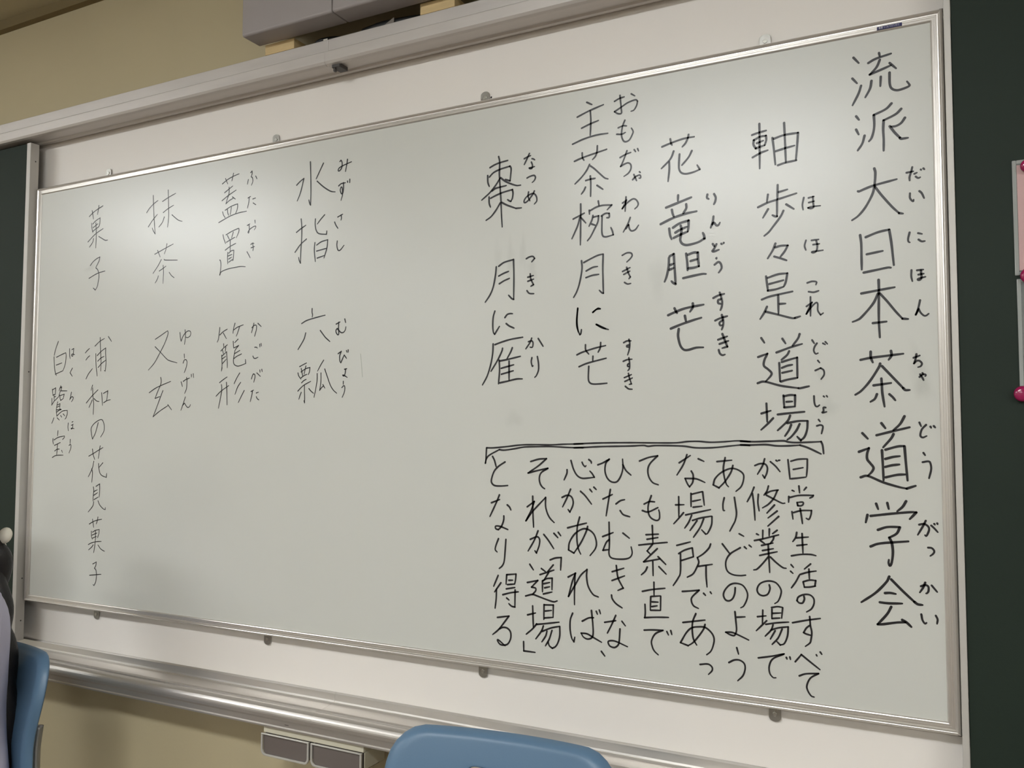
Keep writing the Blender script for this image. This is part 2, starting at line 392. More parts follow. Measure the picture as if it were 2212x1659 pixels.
# faint traces of erased ink
def smear(cx, cz, rx, rz, rot=0.0):
    bm = bmesh.new(); lay = bm.verts.layers.float.new('soft')
    c = bm.verts.new((cx, -0.00012, z(cz))); c[lay] = 1.0; prev = None
    for q, s in ((0.35, 0.85), (0.7, 0.35), (1.0, 0.0)):
        ring = []
        for k in range(24):
            a = 2*PI*k/24; wob = 1+0.18*math.sin(3*a+cx*50)+0.1*math.sin(5*a)
            u, v = q*wob*rx*math.cos(a), q*wob*rz*math.sin(a)
            vv = bm.verts.new((cx+u*math.cos(rot)-v*math.sin(rot), -0.00012, z(cz+u*math.sin(rot)+v*math.cos(rot)))); vv[lay] = s
            ring.append(vv)
        for k in range(24):
            if prev is None: bm.faces.new((c, ring[k], ring[(k+1) % 24]))
            else: bm.faces.new((prev[k], ring[k], ring[(k+1) % 24], prev[(k+1) % 24]))
        prev = ring
    link('erased_smear', bm, M['smear'], wb)
smear(2.3272, 0.5659, 0.018, 0.055, 0.2)
smear(2.3295, 0.5449, 0.014, 0.03, 0)
smear(1.5545, 0.8298, 0.012, 0.05, 0)
smear(1.5838, 0.8418, 0.01, 0.045, 0)
smear(1.5236, 0.8326, 0.01, 0.05, 0)
smear(1.6053, 0.8059, 0.012, 0.03, 0.2)
smear(2.3543, 1.0629, 0.003, 0.009, 0)
smear(2.3548, 1.0540, 0.003, 0.006, 0)
smear(2.1682, 0.5672, 0.006, 0.012, 0.3)
smear(1.8731, 0.7649, 0.02, 0.05, 0)
smear(2.1811, 0.5118, 0.02, 0.02, 0)
smear(1.5628, 0.4948, 0.025, 0.02, 0)
smear(0.2246, 0.9268, 0.03, 0.012, 0.3)
writing_scratch = link('erased_smear', add_tube(bmesh.new(), [(1.1674, 0.0003, z(0.6464)), (1.1734, 0.0003, z(0.5920))], 0.0009, 6), mat('faint scratch', srgb(176, 178, 168), 0.4, noise_amt=0.05), wb)

# ---------------------------------------------------------------- handwriting (half millimetres on the board: x, z)
def stroke_mesh(bm, P, w):
    segs, cur = [], [P[0]]
    for i in range(1, len(P)):
        cur.append(P[i])
        if 0 < i < len(P)-1:
            a = (P[i]-P[i-1]); b = (P[i+1]-P[i])
            if a.length > 1e-6 and b.length > 1e-6 and a.angle(b) > math.radians(62) and a.length > w*1.6 and b.length > w*1.6:
                segs.append(cur); cur = [P[i]]
    segs.append(cur)
    tot = sum((P[i+1]-P[i]).length for i in range(len(P)-1)); run = 0.0
    for sg in segs:
        S = smooth_path([Vector((p.x, p.y, 0)) for p in sg], 6) if len(sg) > 2 else [Vector((p.x, p.y, 0)) for p in sg]
        pts = [S[0]]
        for p in S[1:]:
            if (p-pts[-1]).length > 0.0006: pts.append(p)
        if len(pts) == 2:
            d = pts[1]-pts[0]; n = max(2, int(d.length/0.01)+1); pts = [pts[0]+d*(k/n) for k in range(n+1)]
        if len(pts) < 2: pts.append(pts[0]+Vector((0.0008, 0, 0)))
        L, R, hw = [], [], []
        for i, p in enumerate(pts):
            d = (pts[min(i+1, len(pts)-1)]-pts[max(i-1, 0)]).normalized(); n = Vector((-d.y, d.x, 0))
            if i: run += (pts[i]-pts[i-1]).length
            f = run/max(tot, 1e-5)
            h = 0.5*w*(1.04-0.10*f-0.16*max(0.0, (f-0.82)/0.18)+0.05*math.sin(p.x*170+p.y*130))
            hw.append((h, d)); L.append(bm.verts.new((p.x+n.x*h, -0.00035, p.y+n.y*h))); R.append(bm.verts.new((p.x-n.x*h, -0.00035, p.y-n.y*h)))
        for i in range(len(pts)-1):
            bm.faces.new((L[i], R[i], R[i+1], L[i+1]))
        for end in (0, -1):                        # round ends
            p = pts[end]; h, d = hw[end]; sgn = -1 if end == 0 else 1
            a0 = math.atan2(d.x, -d.y); fan = [L[end]]
            for k in range(1, 6):
                a = a0 - sgn*PI*k/6
                fan.append(bm.verts.new((p.x+h*math.cos(a), -0.00035, p.y+h*math.sin(a))))
            fan.append(R[end])
            bm.faces.new(fan)
def writing(name, data, parent, label=None):
    bm = bmesh.new()
    for st in data.split(';'):
        w_, pts = st.split(':')
        P = [Vector((int(a)*0.0005, z(int(b)*0.0005))) for a, b in (q.split(',') for q in pts.split())]
        stroke_mesh(bm, P, float(w_)*0.001)
    o = link(name, bm, M['ink'], parent)
    if label: o['label'] = label
    return o
INK = {
'col1': '4.2:4466,2252 4483,2229;4.2:4461,2178 4476,2158;4.2:4489,2147 4480,2120 4460,2082;4.2:4549,2252 4551,2240;4.2:4514,2223 4531,2231 4550,2236 4587,2242;4.2:4551,2227 4540,2203 4518,2181;4.2:4518,2181 4586,2201;4.2:4582,2210 4602,2187;4.2:4523,2158 4518,2132 4502,2103;4.2:4553,2167 4551,2134;4.2:4581,2176 4581,2137 4587,2119 4603,2110 4624,2112 4642,2118 4641,2125 4635,2135;4.2:4471,2041 4480,2027;4.2:4470,1994 4478,1975;4.2:4497,1968 4489,1941 4474,1919;4.2:4585,2067 4566,2050 4528,2036;4.2:4528,2036 4529,2003 4526,1978 4519,1956 4511,1946;4.2:4615,2043 4597,2027 4559,2012;4.2:4559,2012 4557,1980 4558,1945 4557,1906;4.2:4626,2010 4614,1994 4598,1986 4582,1986;4.2:4578,1988 4593,1964 4609,1943;4.2:4609,1943 4613,1939 4634,1939;4.2:4472,1775 4476,1774 4496,1781 4525,1789 4596,1801;4.2:4526,1848 4529,1830 4525,1786 4517,1756 4495,1716 4472,1689 4451,1675;4.2:4528,1782 4547,1752 4579,1708 4601,1683;4.2:4601,1683 4613,1680;4.2:4476,1620 4479,1589 4479,1542 4479,1499;4.2:4494,1611 4532,1624 4568,1630;4.2:4569,1629 4575,1580 4579,1529 4581,1506;4.2:4496,1551 4547,1558;4.2:4485,1488 4526,1494 4561,1499 4571,1498;4.2:4476,1416 4528,1423 4582,1430;4.2:4532,1459 4532,1419 4530,1324 4532,1261;4.2:4529,1412 4512,1377 4475,1334 4460,1324 4446,1319;4.2:4535,1412 4557,1384 4584,1346 4604,1321;4.2:4604,1321 4621,1319;4.2:4511,1311 4554,1314;4.2:4469,1186 4502,1192 4563,1198 4604,1202;4.2:4502,1213 4502,1193 4508,1176;4.2:4566,1213 4567,1197 4558,1183;4.2:4531,1171 4527,1159 4499,1114 4470,1080 4450,1066;4.2:4537,1162 4569,1124 4601,1086;4.2:4601,1086 4608,1079 4621,1079;4.2:4509,1097 4564,1104;4.2:4534,1120 4535,1099 4536,1070 4542,1024;4.2:4519,1067 4512,1051 4498,1041;4.2:4558,1066 4568,1056 4576,1045;4.2:4470,934 4487,915;4.2:4458,870 4490,883;4.2:4490,883 4484,864 4484,845 4493,832 4503,817 4498,803 4485,789;4.2:4462,783 4485,788 4532,768 4579,754 4605,749;4.2:4605,749 4632,759;4.2:4531,968 4543,951;4.2:4603,991 4589,965 4568,944;4.2:4515,927 4567,941 4618,954;4.2:4568,931 4560,916 4535,886;4.2:4531,876 4533,817 4534,775;4.2:4542,878 4578,889 4599,891;4.2:4601,890 4604,836 4608,776;4.2:4541,847 4565,854 4586,857;4.2:4540,820 4562,826 4584,829;4.2:4541,785 4576,794 4601,796;4.2:4509,695 4515,677;4.2:4544,699 4548,679;4.2:4602,707 4591,688 4574,672;4.2:4481,656 4475,630;4.2:4491,653 4561,664 4614,671 4632,671;4.2:4632,671 4612,648;4.2:4513,607 4542,618 4579,620;4.2:4581,619 4571,598 4548,583;4.2:4548,583 4555,566 4558,536 4554,502 4548,489 4544,498 4545,509;4.2:4489,550 4520,562 4606,574;4.2:4545,453 4535,433 4501,395 4456,360;4.2:4551,444 4587,407 4620,376;4.2:4620,376 4630,369 4644,368;4.2:4531,397 4547,399 4564,397;4.2:4514,365 4540,364 4583,367;4.2:4549,353 4536,328 4506,291;4.2:4506,291 4523,293 4566,303 4592,306;4.2:4582,313 4595,306 4609,293',
'col1f': '3.4:4627,1819 4648,1821;3.4:4645,1836 4641,1820 4636,1803 4636,1791;3.4:4651,1812 4659,1815;3.4:4655,1802 4662,1796 4669,1798;3.4:4671,1824 4672,1822;3.4:4679,1827 4682,1823;3.4:4636,1747 4636,1730 4645,1718 4647,1724;3.4:4665,1751 4672,1743 4679,1725;3.4:4632,1613 4627,1592 4628,1582 4632,1579;3.4:4658,1608 4670,1604;3.4:4659,1586 4668,1579 4678,1579;3.4:4635,1484 4634,1463 4637,1446;3.4:4652,1482 4671,1483;3.4:4656,1467 4672,1469;3.4:4664,1480 4665,1458 4662,1450 4656,1448 4653,1451 4658,1454 4677,1458;3.4:4659,1380 4653,1354 4645,1332;3.4:4645,1332 4654,1351 4660,1338 4669,1328 4676,1327 4684,1333;3.4:4635,1187 4654,1194;3.4:4644,1199 4641,1183 4636,1168;3.4:4636,1168 4644,1176 4653,1176 4660,1167 4656,1158 4648,1155;3.4:4652,1122 4661,1130 4669,1130 4671,1127 4669,1124;3.4:4661,1135 4663,1130;3.4:4654,1131 4660,1120 4664,1111;3.4:4648,970 4653,957;3.4:4668,962 4655,947 4650,927 4657,920 4669,925;3.4:4681,956 4683,952;3.4:4691,958 4695,953;3.4:4658,869 4663,861;3.4:4655,838 4672,841 4678,835 4680,815 4673,785;3.4:4640,631 4655,634 4667,626 4669,614 4661,595 4656,598;3.4:4660,645 4652,628 4635,597;3.4:4676,630 4685,621 4695,609;3.4:4685,636 4687,633;3.4:4694,638 4695,635;3.4:4665,557 4676,556 4683,547 4680,538 4671,530;3.4:4641,429 4654,434 4663,429 4663,415 4658,407 4655,407;3.4:4654,442 4648,426 4637,408;3.4:4673,434 4681,424 4689,414;3.4:4640,337 4643,319 4650,308 4655,311;3.4:4683,337 4688,325 4686,311',
'col2': '4.0:4112,2031 4133,2036 4163,2040;4.0:4118,2011 4117,1994 4125,1979 4141,1983 4157,1986;4.0:4119,2011 4140,2020 4162,2021;4.0:4162,2021 4163,2005 4157,1986;4.0:4129,1998 4152,2004;4.0:4113,1947 4143,1960 4168,1966;4.0:4139,2069 4139,2005 4138,1902;4.0:4185,2009 4189,1972 4194,1909;4.0:4190,2005 4226,2013 4275,2014;4.0:4275,2014 4271,1966 4266,1916;4.0:4227,2058 4229,1991 4231,1912;4.0:4196,1958 4228,1964 4262,1969;4.0:4203,1905 4231,1911 4268,1914;4.0:4166,1802 4162,1774;4.0:4201,1833 4199,1781;4.0:4204,1806 4235,1812;4.0:4130,1759 4165,1772 4197,1779 4266,1794;4.0:4198,1774 4197,1718;4.0:4197,1718 4191,1718 4181,1724;4.0:4166,1748 4147,1718;4.0:4220,1736 4209,1715 4182,1681 4167,1663 4151,1651;4.0:4230,1758 4256,1738;4.0:4190,1619 4180,1595 4162,1567;4.0:4189,1605 4209,1609 4233,1608;4.0:4233,1608 4223,1589 4207,1569;4.0:4185,1572 4208,1563 4228,1554;4.0:4155,1502 4161,1449;4.0:4161,1496 4197,1506 4230,1507;4.0:4230,1507 4224,1476 4217,1460;4.0:4166,1473 4216,1483;4.0:4161,1449 4189,1452 4215,1459;4.0:4139,1418 4171,1428 4247,1440;4.0:4197,1429 4197,1362;4.0:4202,1398 4222,1398;4.0:4157,1391 4147,1370 4132,1347;4.0:4152,1373 4188,1362 4240,1345 4254,1344;4.0:4254,1344 4272,1349;4.0:4135,1278 4146,1260;4.0:4123,1209 4156,1220;4.0:4156,1220 4145,1197 4143,1177 4157,1164 4169,1151 4167,1140 4149,1120;4.0:4120,1114 4145,1119 4201,1103 4262,1093;4.0:4262,1093 4270,1093 4298,1099;4.0:4209,1272 4220,1254;4.0:4269,1286 4263,1270 4244,1245;4.0:4188,1223 4238,1240 4277,1250;4.0:4232,1226 4224,1212 4205,1196;4.0:4197,1185 4199,1119;4.0:4206,1188 4238,1197 4259,1202;4.0:4259,1202 4259,1160 4259,1130;4.0:4206,1167 4225,1174 4242,1177;4.0:4207,1149 4241,1156;4.0:4202,1118 4224,1124 4259,1130;4.0:4132,1004 4165,1014;4.0:4150,1040 4152,974;4.0:4173,987 4154,967 4130,945;4.0:4210,1068 4212,1026;4.0:4212,1065 4232,1069 4250,1068;4.0:4250,1068 4249,1031;4.0:4220,1045 4240,1046;4.0:4212,1025 4249,1028;4.0:4189,1000 4235,1005 4281,1009;4.0:4232,996 4224,978 4204,958 4188,943;4.0:4222,969 4258,976 4289,977;4.0:4291,976 4289,947 4280,921 4267,908;4.0:4267,908 4255,921;4.0:4235,963 4227,944 4213,923;4.0:4264,966 4253,944 4235,921 4221,910',
'col2f': '3.2:4291,1775 4286,1750 4288,1731;3.2:4307,1772 4326,1775;3.2:4308,1755 4326,1758;3.2:4322,1775 4323,1748 4324,1737 4315,1733 4305,1736 4318,1739 4347,1739;3.2:4296,1620 4291,1601 4295,1585;3.2:4315,1618 4339,1619;3.2:4320,1602 4341,1603;3.2:4331,1615 4334,1598 4331,1579 4321,1573 4316,1577 4353,1579;3.2:4298,1467 4314,1471 4329,1468 4327,1458;3.2:4302,1435 4319,1432 4336,1436;3.2:4308,1416 4307,1348;3.2:4294,1383 4313,1396;3.2:4313,1396 4304,1379 4293,1356;3.2:4293,1356 4309,1378 4326,1394 4332,1389 4332,1366 4341,1350 4350,1356;3.2:4311,1262 4318,1250;3.2:4327,1250 4319,1238 4316,1224 4322,1213 4330,1215;3.2:4347,1249 4355,1244;3.2:4355,1254 4362,1246;3.2:4329,1189 4335,1181;3.2:4320,1154 4338,1162 4348,1154 4349,1138 4339,1123;3.2:4314,1064 4315,1041 4319,1029 4325,1027 4332,1032;3.2:4346,1063 4349,1060;3.2:4356,1064 4359,1060;3.2:4352,1023 4345,1023 4345,1011 4340,1006 4343,1005 4355,1008;3.2:4328,981 4333,974;3.2:4322,959 4334,962 4342,956 4337,932',
'notemark': '3.6:4056,904 4101,902 4155,904 4207,906 4224,902 4250,900 4301,902 4335,904;3.6:4335,904 4340,891 4343,862;3.6:4056,890 4092,890 4146,892 4181,888 4216,888 4264,891;3.6:4264,891 4291,882 4334,861;3.5:2997,869 2993,804;3.4:2997,869 3028,869 3095,875 3156,882 3216,884 3295,884 3357,887 3436,889;3.5:2991,804 2997,824 3012,839 3058,862;3.4:3058,862 3082,860 3127,866 3176,874 3236,876 3295,877 3372,874 3436,873;3.4:3396,888 3503,893 3629,895 3740,895 3816,896 3859,901 3901,902 3943,899 3994,901 4045,905 4090,902;3.4:3396,873 3444,875 3515,879 3629,882 3685,885 3705,882 3740,885 3838,884 3890,878 3953,879 4019,886 4060,890 4089,888',
'col3': '3.9:3769,2039 3807,2049 3855,2058 3896,2059;3.9:3802,2065 3805,2047 3809,2040;3.9:3874,2071 3871,2058 3862,2040 3849,2027;3.9:3815,2015 3807,1995 3795,1979 3766,1954;3.9:3797,1976 3797,1944 3792,1900;3.9:3886,2006 3873,1983 3847,1956;3.9:3838,2000 3835,1958 3837,1938 3847,1925 3865,1920 3892,1923 3916,1930;3.9:3916,1930 3906,1948;4.9:3783,1799 3833,1813 3882,1827;4.9:3831,1841 3830,1820;4.9:3806,1788 3809,1772 3814,1760;4.8:3862,1803 3862,1787 3850,1769;4.9:3761,1737 3812,1756 3862,1767 3902,1771;4.9:3795,1716 3798,1691 3804,1674;4.8:3810,1718 3836,1732 3871,1739;4.8:3871,1739 3870,1714 3867,1697;4.8:3819,1698 3840,1708 3865,1716;4.8:3812,1678 3835,1687 3867,1697;4.8:3840,1723 3843,1706 3840,1683 3838,1667 3845,1653 3860,1646 3882,1647 3909,1653 3931,1664;4.8:3931,1664 3929,1677 3925,1686;4.9:3793,1603 3791,1566 3783,1532 3775,1512;4.8:3796,1609 3811,1616;4.8:3812,1616 3815,1559 3818,1502;4.8:3818,1500 3810,1504 3802,1512;4.8:3798,1575 3811,1579;4.8:3795,1557 3811,1562;4.8:3860,1613 3864,1579 3865,1549;4.8:3867,1608 3889,1614 3905,1613;4.8:3905,1613 3906,1585 3909,1560;4.8:3877,1583 3902,1588;4.8:3869,1556 3891,1557 3909,1561;4.8:3848,1520 3888,1526 3921,1530 3935,1529;4.8:3788,1382 3817,1393 3858,1405 3925,1414;4.8:3813,1407 3820,1392 3823,1388;4.8:3884,1421 3884,1407 3873,1390;4.8:3853,1376 3857,1355;4.8:3798,1330 3838,1344 3887,1358 3916,1365;4.8:3829,1327 3826,1303 3830,1278 3837,1259 3849,1247 3866,1246 3895,1253 3922,1253',
'col3f': '4.2:3944,1830 3942,1818 3949,1812;4.2:3969,1829 3975,1815 3973,1800 3968,1790;4.2:3966,1744 3963,1725 3955,1702;4.2:3962,1714 3967,1721 3976,1709 3984,1709 3990,1718;4.2:3962,1640 3968,1630;4.2:3976,1638 3966,1620 3960,1613 3967,1611 3985,1616;4.2:3994,1638 3996,1635;4.2:4003,1640 4002,1638;4.2:3975,1585 3975,1583;4.2:3968,1561 3982,1570 3991,1563 3994,1546 3983,1530;4.1:3962,1436 3979,1444 4003,1449;4.1:3986,1455 3990,1442 3995,1419 3993,1402 3988,1389;4.1:3990,1430 3980,1427 3980,1416 3990,1412;4.1:3968,1351 3987,1359 4013,1365;4.1:3993,1371 3997,1355 3998,1336 3992,1316;4.1:3995,1351 3984,1342 3987,1332 3994,1333;4.1:3978,1279 4012,1290;4.1:3983,1263 4016,1273;4.1:3994,1300 4003,1276 4012,1252;4.1:4012,1252 3993,1247;4.1:3980,1241 3984,1228 3993,1221 4003,1223',
'col4': '3.7:3456,2270 3478,2257;3.7:3414,2216 3469,2234 3528,2248;3.7:3433,2167 3471,2179 3506,2187;3.7:3471,2232 3473,2198 3472,2161 3470,2132;3.7:3393,2107 3438,2120 3481,2127 3514,2129 3546,2128;3.7:3401,2035 3442,2046 3541,2064;3.7:3435,2065 3436,2046 3443,2033;3.7:3501,2084 3499,2059 3492,2042 3480,2031;3.7:3467,2013 3455,1991 3433,1966 3403,1941;3.7:3471,2006 3487,1993 3513,1967 3532,1949 3546,1943;3.7:3450,1949 3470,1952 3491,1953;3.7:3470,1965 3472,1934 3471,1882;3.7:3449,1922 3442,1909 3431,1896;3.7:3499,1923 3524,1904;3.7:3395,1798 3426,1810 3444,1817;3.7:3428,1856 3428,1806 3427,1748 3426,1689;3.7:3425,1804 3415,1770 3401,1741 3389,1718;3.7:3430,1799 3450,1776;3.7:3465,1826 3466,1810;3.7:3469,1824 3495,1835 3523,1839 3561,1836;3.6:3561,1836 3542,1819;3.7:3504,1859 3507,1841;3.7:3481,1803 3476,1784 3464,1761;3.7:3483,1796 3506,1799;3.7:3505,1798 3502,1775 3489,1750 3471,1719 3457,1703;3.7:3475,1769 3491,1762;3.6:3517,1797 3534,1805 3550,1804;3.6:3550,1804 3550,1788 3540,1787;3.6:3520,1795 3519,1759 3519,1731 3523,1716 3533,1711 3548,1712 3567,1716;3.6:3567,1716 3563,1732 3557,1746;3.7:3431,1624 3433,1595 3429,1565 3420,1527 3409,1499 3396,1478;3.6:3441,1616 3469,1628 3499,1639 3524,1643;3.6:3524,1642 3522,1587 3523,1537 3524,1486;3.6:3524,1486 3518,1488 3507,1499;3.6:3451,1581 3479,1593 3500,1595;3.6:3450,1554 3477,1561 3505,1563;3.7:3414,1432 3410,1393 3410,1363 3416,1338;3.6:3479,1412 3494,1423 3511,1425;3.6:3494,1363 3519,1351 3534,1344;3.7:3414,1433 3411,1402 3410,1374 3415,1343 3423,1326;3.6:3423,1326 3427,1330 3430,1346;3.6:3479,1413 3494,1423 3502,1427 3511,1424;3.6:3494,1363 3519,1348 3545,1340;3.6:3410,1245 3435,1255 3489,1269 3533,1277;3.6:3447,1284 3448,1263 3461,1246;3.6:3512,1290 3510,1269 3501,1252;3.6:3419,1197 3456,1210 3535,1227;3.6:3479,1237 3478,1218;3.6:3461,1197 3459,1149 3465,1132 3480,1126 3505,1126 3538,1128',
'col4f': '3.5:3575,2253 3595,2261 3616,2264;3.5:3598,2273 3600,2252 3603,2221 3604,2201 3595,2199 3585,2203 3575,2211;3.4:3575,2211 3606,2226 3631,2238 3662,2244 3671,2237 3667,2220 3656,2204 3644,2201;3.4:3645,2271 3660,2260;3.4:3590,2143 3610,2148 3625,2145;3.4:3584,2118 3605,2115 3620,2120;3.4:3618,2169 3609,2149 3604,2124 3605,2103 3612,2087 3622,2082 3637,2088 3651,2112 3651,2122 3645,2133;3.4:3597,2022 3619,2031 3642,2036;3.4:3626,2045 3619,2027 3609,2004 3599,1986;3.4:3599,1986 3615,1993 3630,1996 3641,1988 3642,1971 3632,1955 3613,1944;3.4:3656,2045 3662,2036;3.4:3670,2047 3674,2037;3.4:3649,1926 3660,1936 3677,1941 3682,1935 3681,1928 3675,1929;3.4:3654,1946 3665,1920;3.4:3677,1954 3681,1950;3.4:3621,1861 3617,1804;3.4:3606,1838 3623,1848;3.4:3623,1848 3614,1831 3605,1816;3.4:3605,1816 3625,1836 3648,1849 3662,1845 3671,1830 3668,1818 3657,1809;3.4:3638,1777 3628,1753 3609,1722;3.4:3620,1734 3631,1749 3635,1732 3644,1723 3659,1727 3672,1743;3.4:3604,1630 3623,1638 3640,1636 3645,1626 3638,1615 3623,1602;3.4:3605,1566 3636,1579;3.4:3610,1554 3635,1565;3.4:3622,1581 3629,1558 3637,1542;3.4:3637,1542 3631,1535;3.4:3613,1522 3625,1515 3639,1516;3.3:3608,1285 3621,1291 3638,1291;3.3:3630,1297 3633,1281 3631,1258 3624,1236;3.3:3630,1275 3621,1273 3621,1268 3630,1267;3.3:3606,1212 3623,1218 3642,1219;3.3:3629,1225 3632,1203 3631,1183 3625,1175;3.3:3629,1202 3624,1199 3624,1192 3630,1191;3.3:3610,1148 3639,1159;3.3:3612,1133 3643,1146;3.3:3627,1164 3631,1146 3639,1123;3.3:3639,1123 3630,1121;3.3:3614,1114 3627,1104 3642,1102',
'col5': '3.9:3009,2064 3032,2073 3059,2079 3095,2083;3.9:3051,2106 3056,2081 3055,2023 3062,1925 3065,1859 3069,1801;3.9:2998,2031 2999,2002 3006,1983;3.9:3007,2024 3027,2040 3059,2050 3105,2057;3.9:3105,2057 3111,2043 3106,1994;3.9:3106,1994 3098,1997 3083,2003;3.9:3057,2010 3037,1984 3008,1955 2969,1928;3.9:3061,2013 3088,1992 3133,1971 3156,1969;3.9:3020,1962 3040,1971 3088,1976;3.9:3005,1937 3006,1910 3012,1893;3.9:3013,1931 3045,1942 3074,1949 3117,1955;3.9:3117,1955 3120,1939 3117,1918 3110,1906;3.9:3110,1906 3104,1908 3094,1915;3.9:3059,1905 3040,1878 3016,1852 2991,1838;3.9:3067,1906 3093,1891 3134,1873;3.8:3134,1873 3160,1872;3.9:3041,1633 3037,1597 3027,1550 3012,1517 2988,1486;3.8:3053,1635 3079,1649 3123,1657;3.8:3123,1657 3125,1590 3124,1489;3.8:3124,1489 3115,1493 3100,1508;3.8:3053,1593 3075,1602 3100,1609;3.8:3056,1560 3079,1571 3104,1579;3.8:3035,1445 3027,1420 3025,1384 3028,1356 3034,1347;3.8:3034,1347 3057,1379;3.8:3083,1415 3094,1427 3108,1430 3119,1429;3.8:3089,1389 3104,1378 3126,1368;3.8:3036,1303 3071,1313 3113,1322 3167,1328;3.8:3027,1306 3025,1267 3016,1221 2999,1172 2976,1134;3.8:3072,1286 3068,1272 3047,1234 3017,1191;3.8:3118,1286 3110,1268 3093,1241;3.8:3056,1236 3058,1192 3053,1137;3.8:3059,1233 3095,1238 3156,1249;3.8:3103,1231 3103,1150;3.8:3066,1202 3125,1215;3.8:3067,1177 3123,1190;3.8:3059,1141 3095,1147 3137,1155 3165,1155',
'col5f': '3.6:3173,2079 3187,2084 3203,2088;3.6:3197,2098 3187,2079 3173,2054;3.6:3209,2074 3215,2072 3222,2067;3.6:3206,2060 3211,2046 3209,2034 3202,2033 3195,2036 3206,2037 3221,2039;3.6:3186,1995 3199,2000 3218,2002 3225,1993 3220,1981 3210,1973;3.6:3193,1935 3191,1917 3199,1897;3.6:3220,1936 3211,1921 3192,1900 3178,1892 3172,1897 3178,1910 3195,1922 3216,1926 3229,1912 3231,1893 3220,1881;3.6:3183,1655 3197,1661 3213,1662 3221,1653 3208,1640;3.6:3190,1577 3216,1582;3.6:3190,1560 3217,1567;3.6:3201,1590 3204,1568 3216,1544;3.6:3216,1544 3204,1538;3.6:3186,1521 3197,1509 3218,1506;3.5:3193,1308 3207,1311 3214,1303 3212,1286 3204,1284 3200,1286;3.5:3208,1322 3200,1304 3181,1279;3.5:3238,1319 3248,1304 3260,1286;3.5:3209,1241 3206,1224 3211,1205 3215,1209;3.5:3234,1245 3239,1217 3239,1190 3230,1168 3222,1160',
'col6': '3.2:2023,2231 2027,2152 2029,2079 2028,2020;3.2:2028,2020 2023,2028 2017,2046;3.2:1940,2128 1962,2144 1984,2155;3.2:1984,2155 1972,2111 1960,2078 1945,2050;3.2:2103,2213 2082,2179 2060,2143;3.2:2066,2131 2102,2101 2135,2079 2156,2069 2176,2065;3.2:1943,1896 1970,1911 2001,1925;3.2:1971,1959 1976,1915 1976,1862 1972,1801 1971,1744;3.2:1971,1744 1963,1758 1959,1773;3.2:1936,1800 1968,1833 2006,1858;3.2:2059,1949 2058,1921 2066,1891 2084,1875 2127,1868;3.1:2127,1868 2129,1884;3.1:2115,1963 2092,1944 2071,1923;3.1:2058,1835 2055,1798 2062,1743;3.1:2069,1822 2097,1835 2135,1841;3.1:2135,1841 2131,1803 2114,1756;3.1:2069,1793 2131,1801;3.1:2073,1759 2119,1768;3.1:2047,1519 2047,1501 2050,1489 2048,1478;3.1:1984,1451 2015,1464 2067,1474 2126,1483;3.1:2010,1405 1999,1374 1964,1327;3.1:2098,1412 2123,1384 2135,1373 2156,1357;2.6:1976,1245 1996,1253 2018,1261;2.6:1986,1236 1991,1216 1995,1200;2.6:2014,1247 2008,1225 2004,1209;2.6:1966,1215 1971,1201 1985,1185;2.6:1985,1219 2011,1233 2039,1239;2.5:2039,1239 2036,1218 2029,1205;2.6:1986,1191 2003,1201 2022,1207;2.6:1989,1167 2002,1177 2017,1183;2.6:1967,1128 1986,1144 2006,1157 2045,1173;2.5:2007,1155 2007,1131 2009,1099 2009,1072;2.5:2009,1072 2005,1082;2.6:1988,1122 1980,1105 1974,1089;2.5:2034,1139 2048,1126 2063,1116;2.5:2121,1271 2104,1249 2085,1220;2.5:2083,1209 2083,1177 2076,1138 2066,1097;2.5:2106,1211 2106,1168 2099,1129;2.5:2099,1129 2112,1143 2122,1149;2.5:2118,1156 2130,1139;2.5:2128,1229 2143,1194 2163,1151 2181,1128 2200,1114',
'col6f': '3.1:2202,2207 2208,2212 2214,2202 2215,2189 2211,2173 2200,2163 2192,2165 2199,2177 2229,2187 2270,2196;3.1:2246,2211 2242,2186 2235,2155;3.1:2196,2091 2212,2100 2236,2101;3.1:2224,2103 2225,2078 2221,2054 2213,2052 2206,2068 2210,2082 2217,2079 2219,2047 2211,2020;3.1:2248,2107 2249,2100;3.1:2261,2114 2261,2098;3.1:2193,1943 2222,1953;3.1:2213,1951 2215,1935 2212,1926;3.1:2175,1921 2183,1905 2195,1889;3.1:2192,1829 2190,1809 2195,1789 2203,1783 2214,1787 2232,1805;3.1:2192,1437 2215,1446;3.1:2207,1445 2206,1413 2208,1392 2203,1386 2194,1395 2191,1407 2198,1416 2209,1406 2221,1396 2235,1396 2245,1406 2249,1421;3.1:2242,1458 2247,1441;3.0:2206,1298 2224,1308;3.0:2224,1308 2215,1286 2217,1262 2222,1255;3.0:2222,1255 2241,1290;3.0:2241,1290 2255,1274;3.0:2254,1310 2257,1302;3.0:2264,1313 2264,1302;3.0:2244,1224 2257,1226;3.0:2250,1224 2248,1205 2241,1193 2233,1197 2241,1196 2260,1186;2.5:2238,1168 2238,1154;2.5:2230,1139 2239,1147 2246,1145 2247,1129 2242,1112 2232,1094',
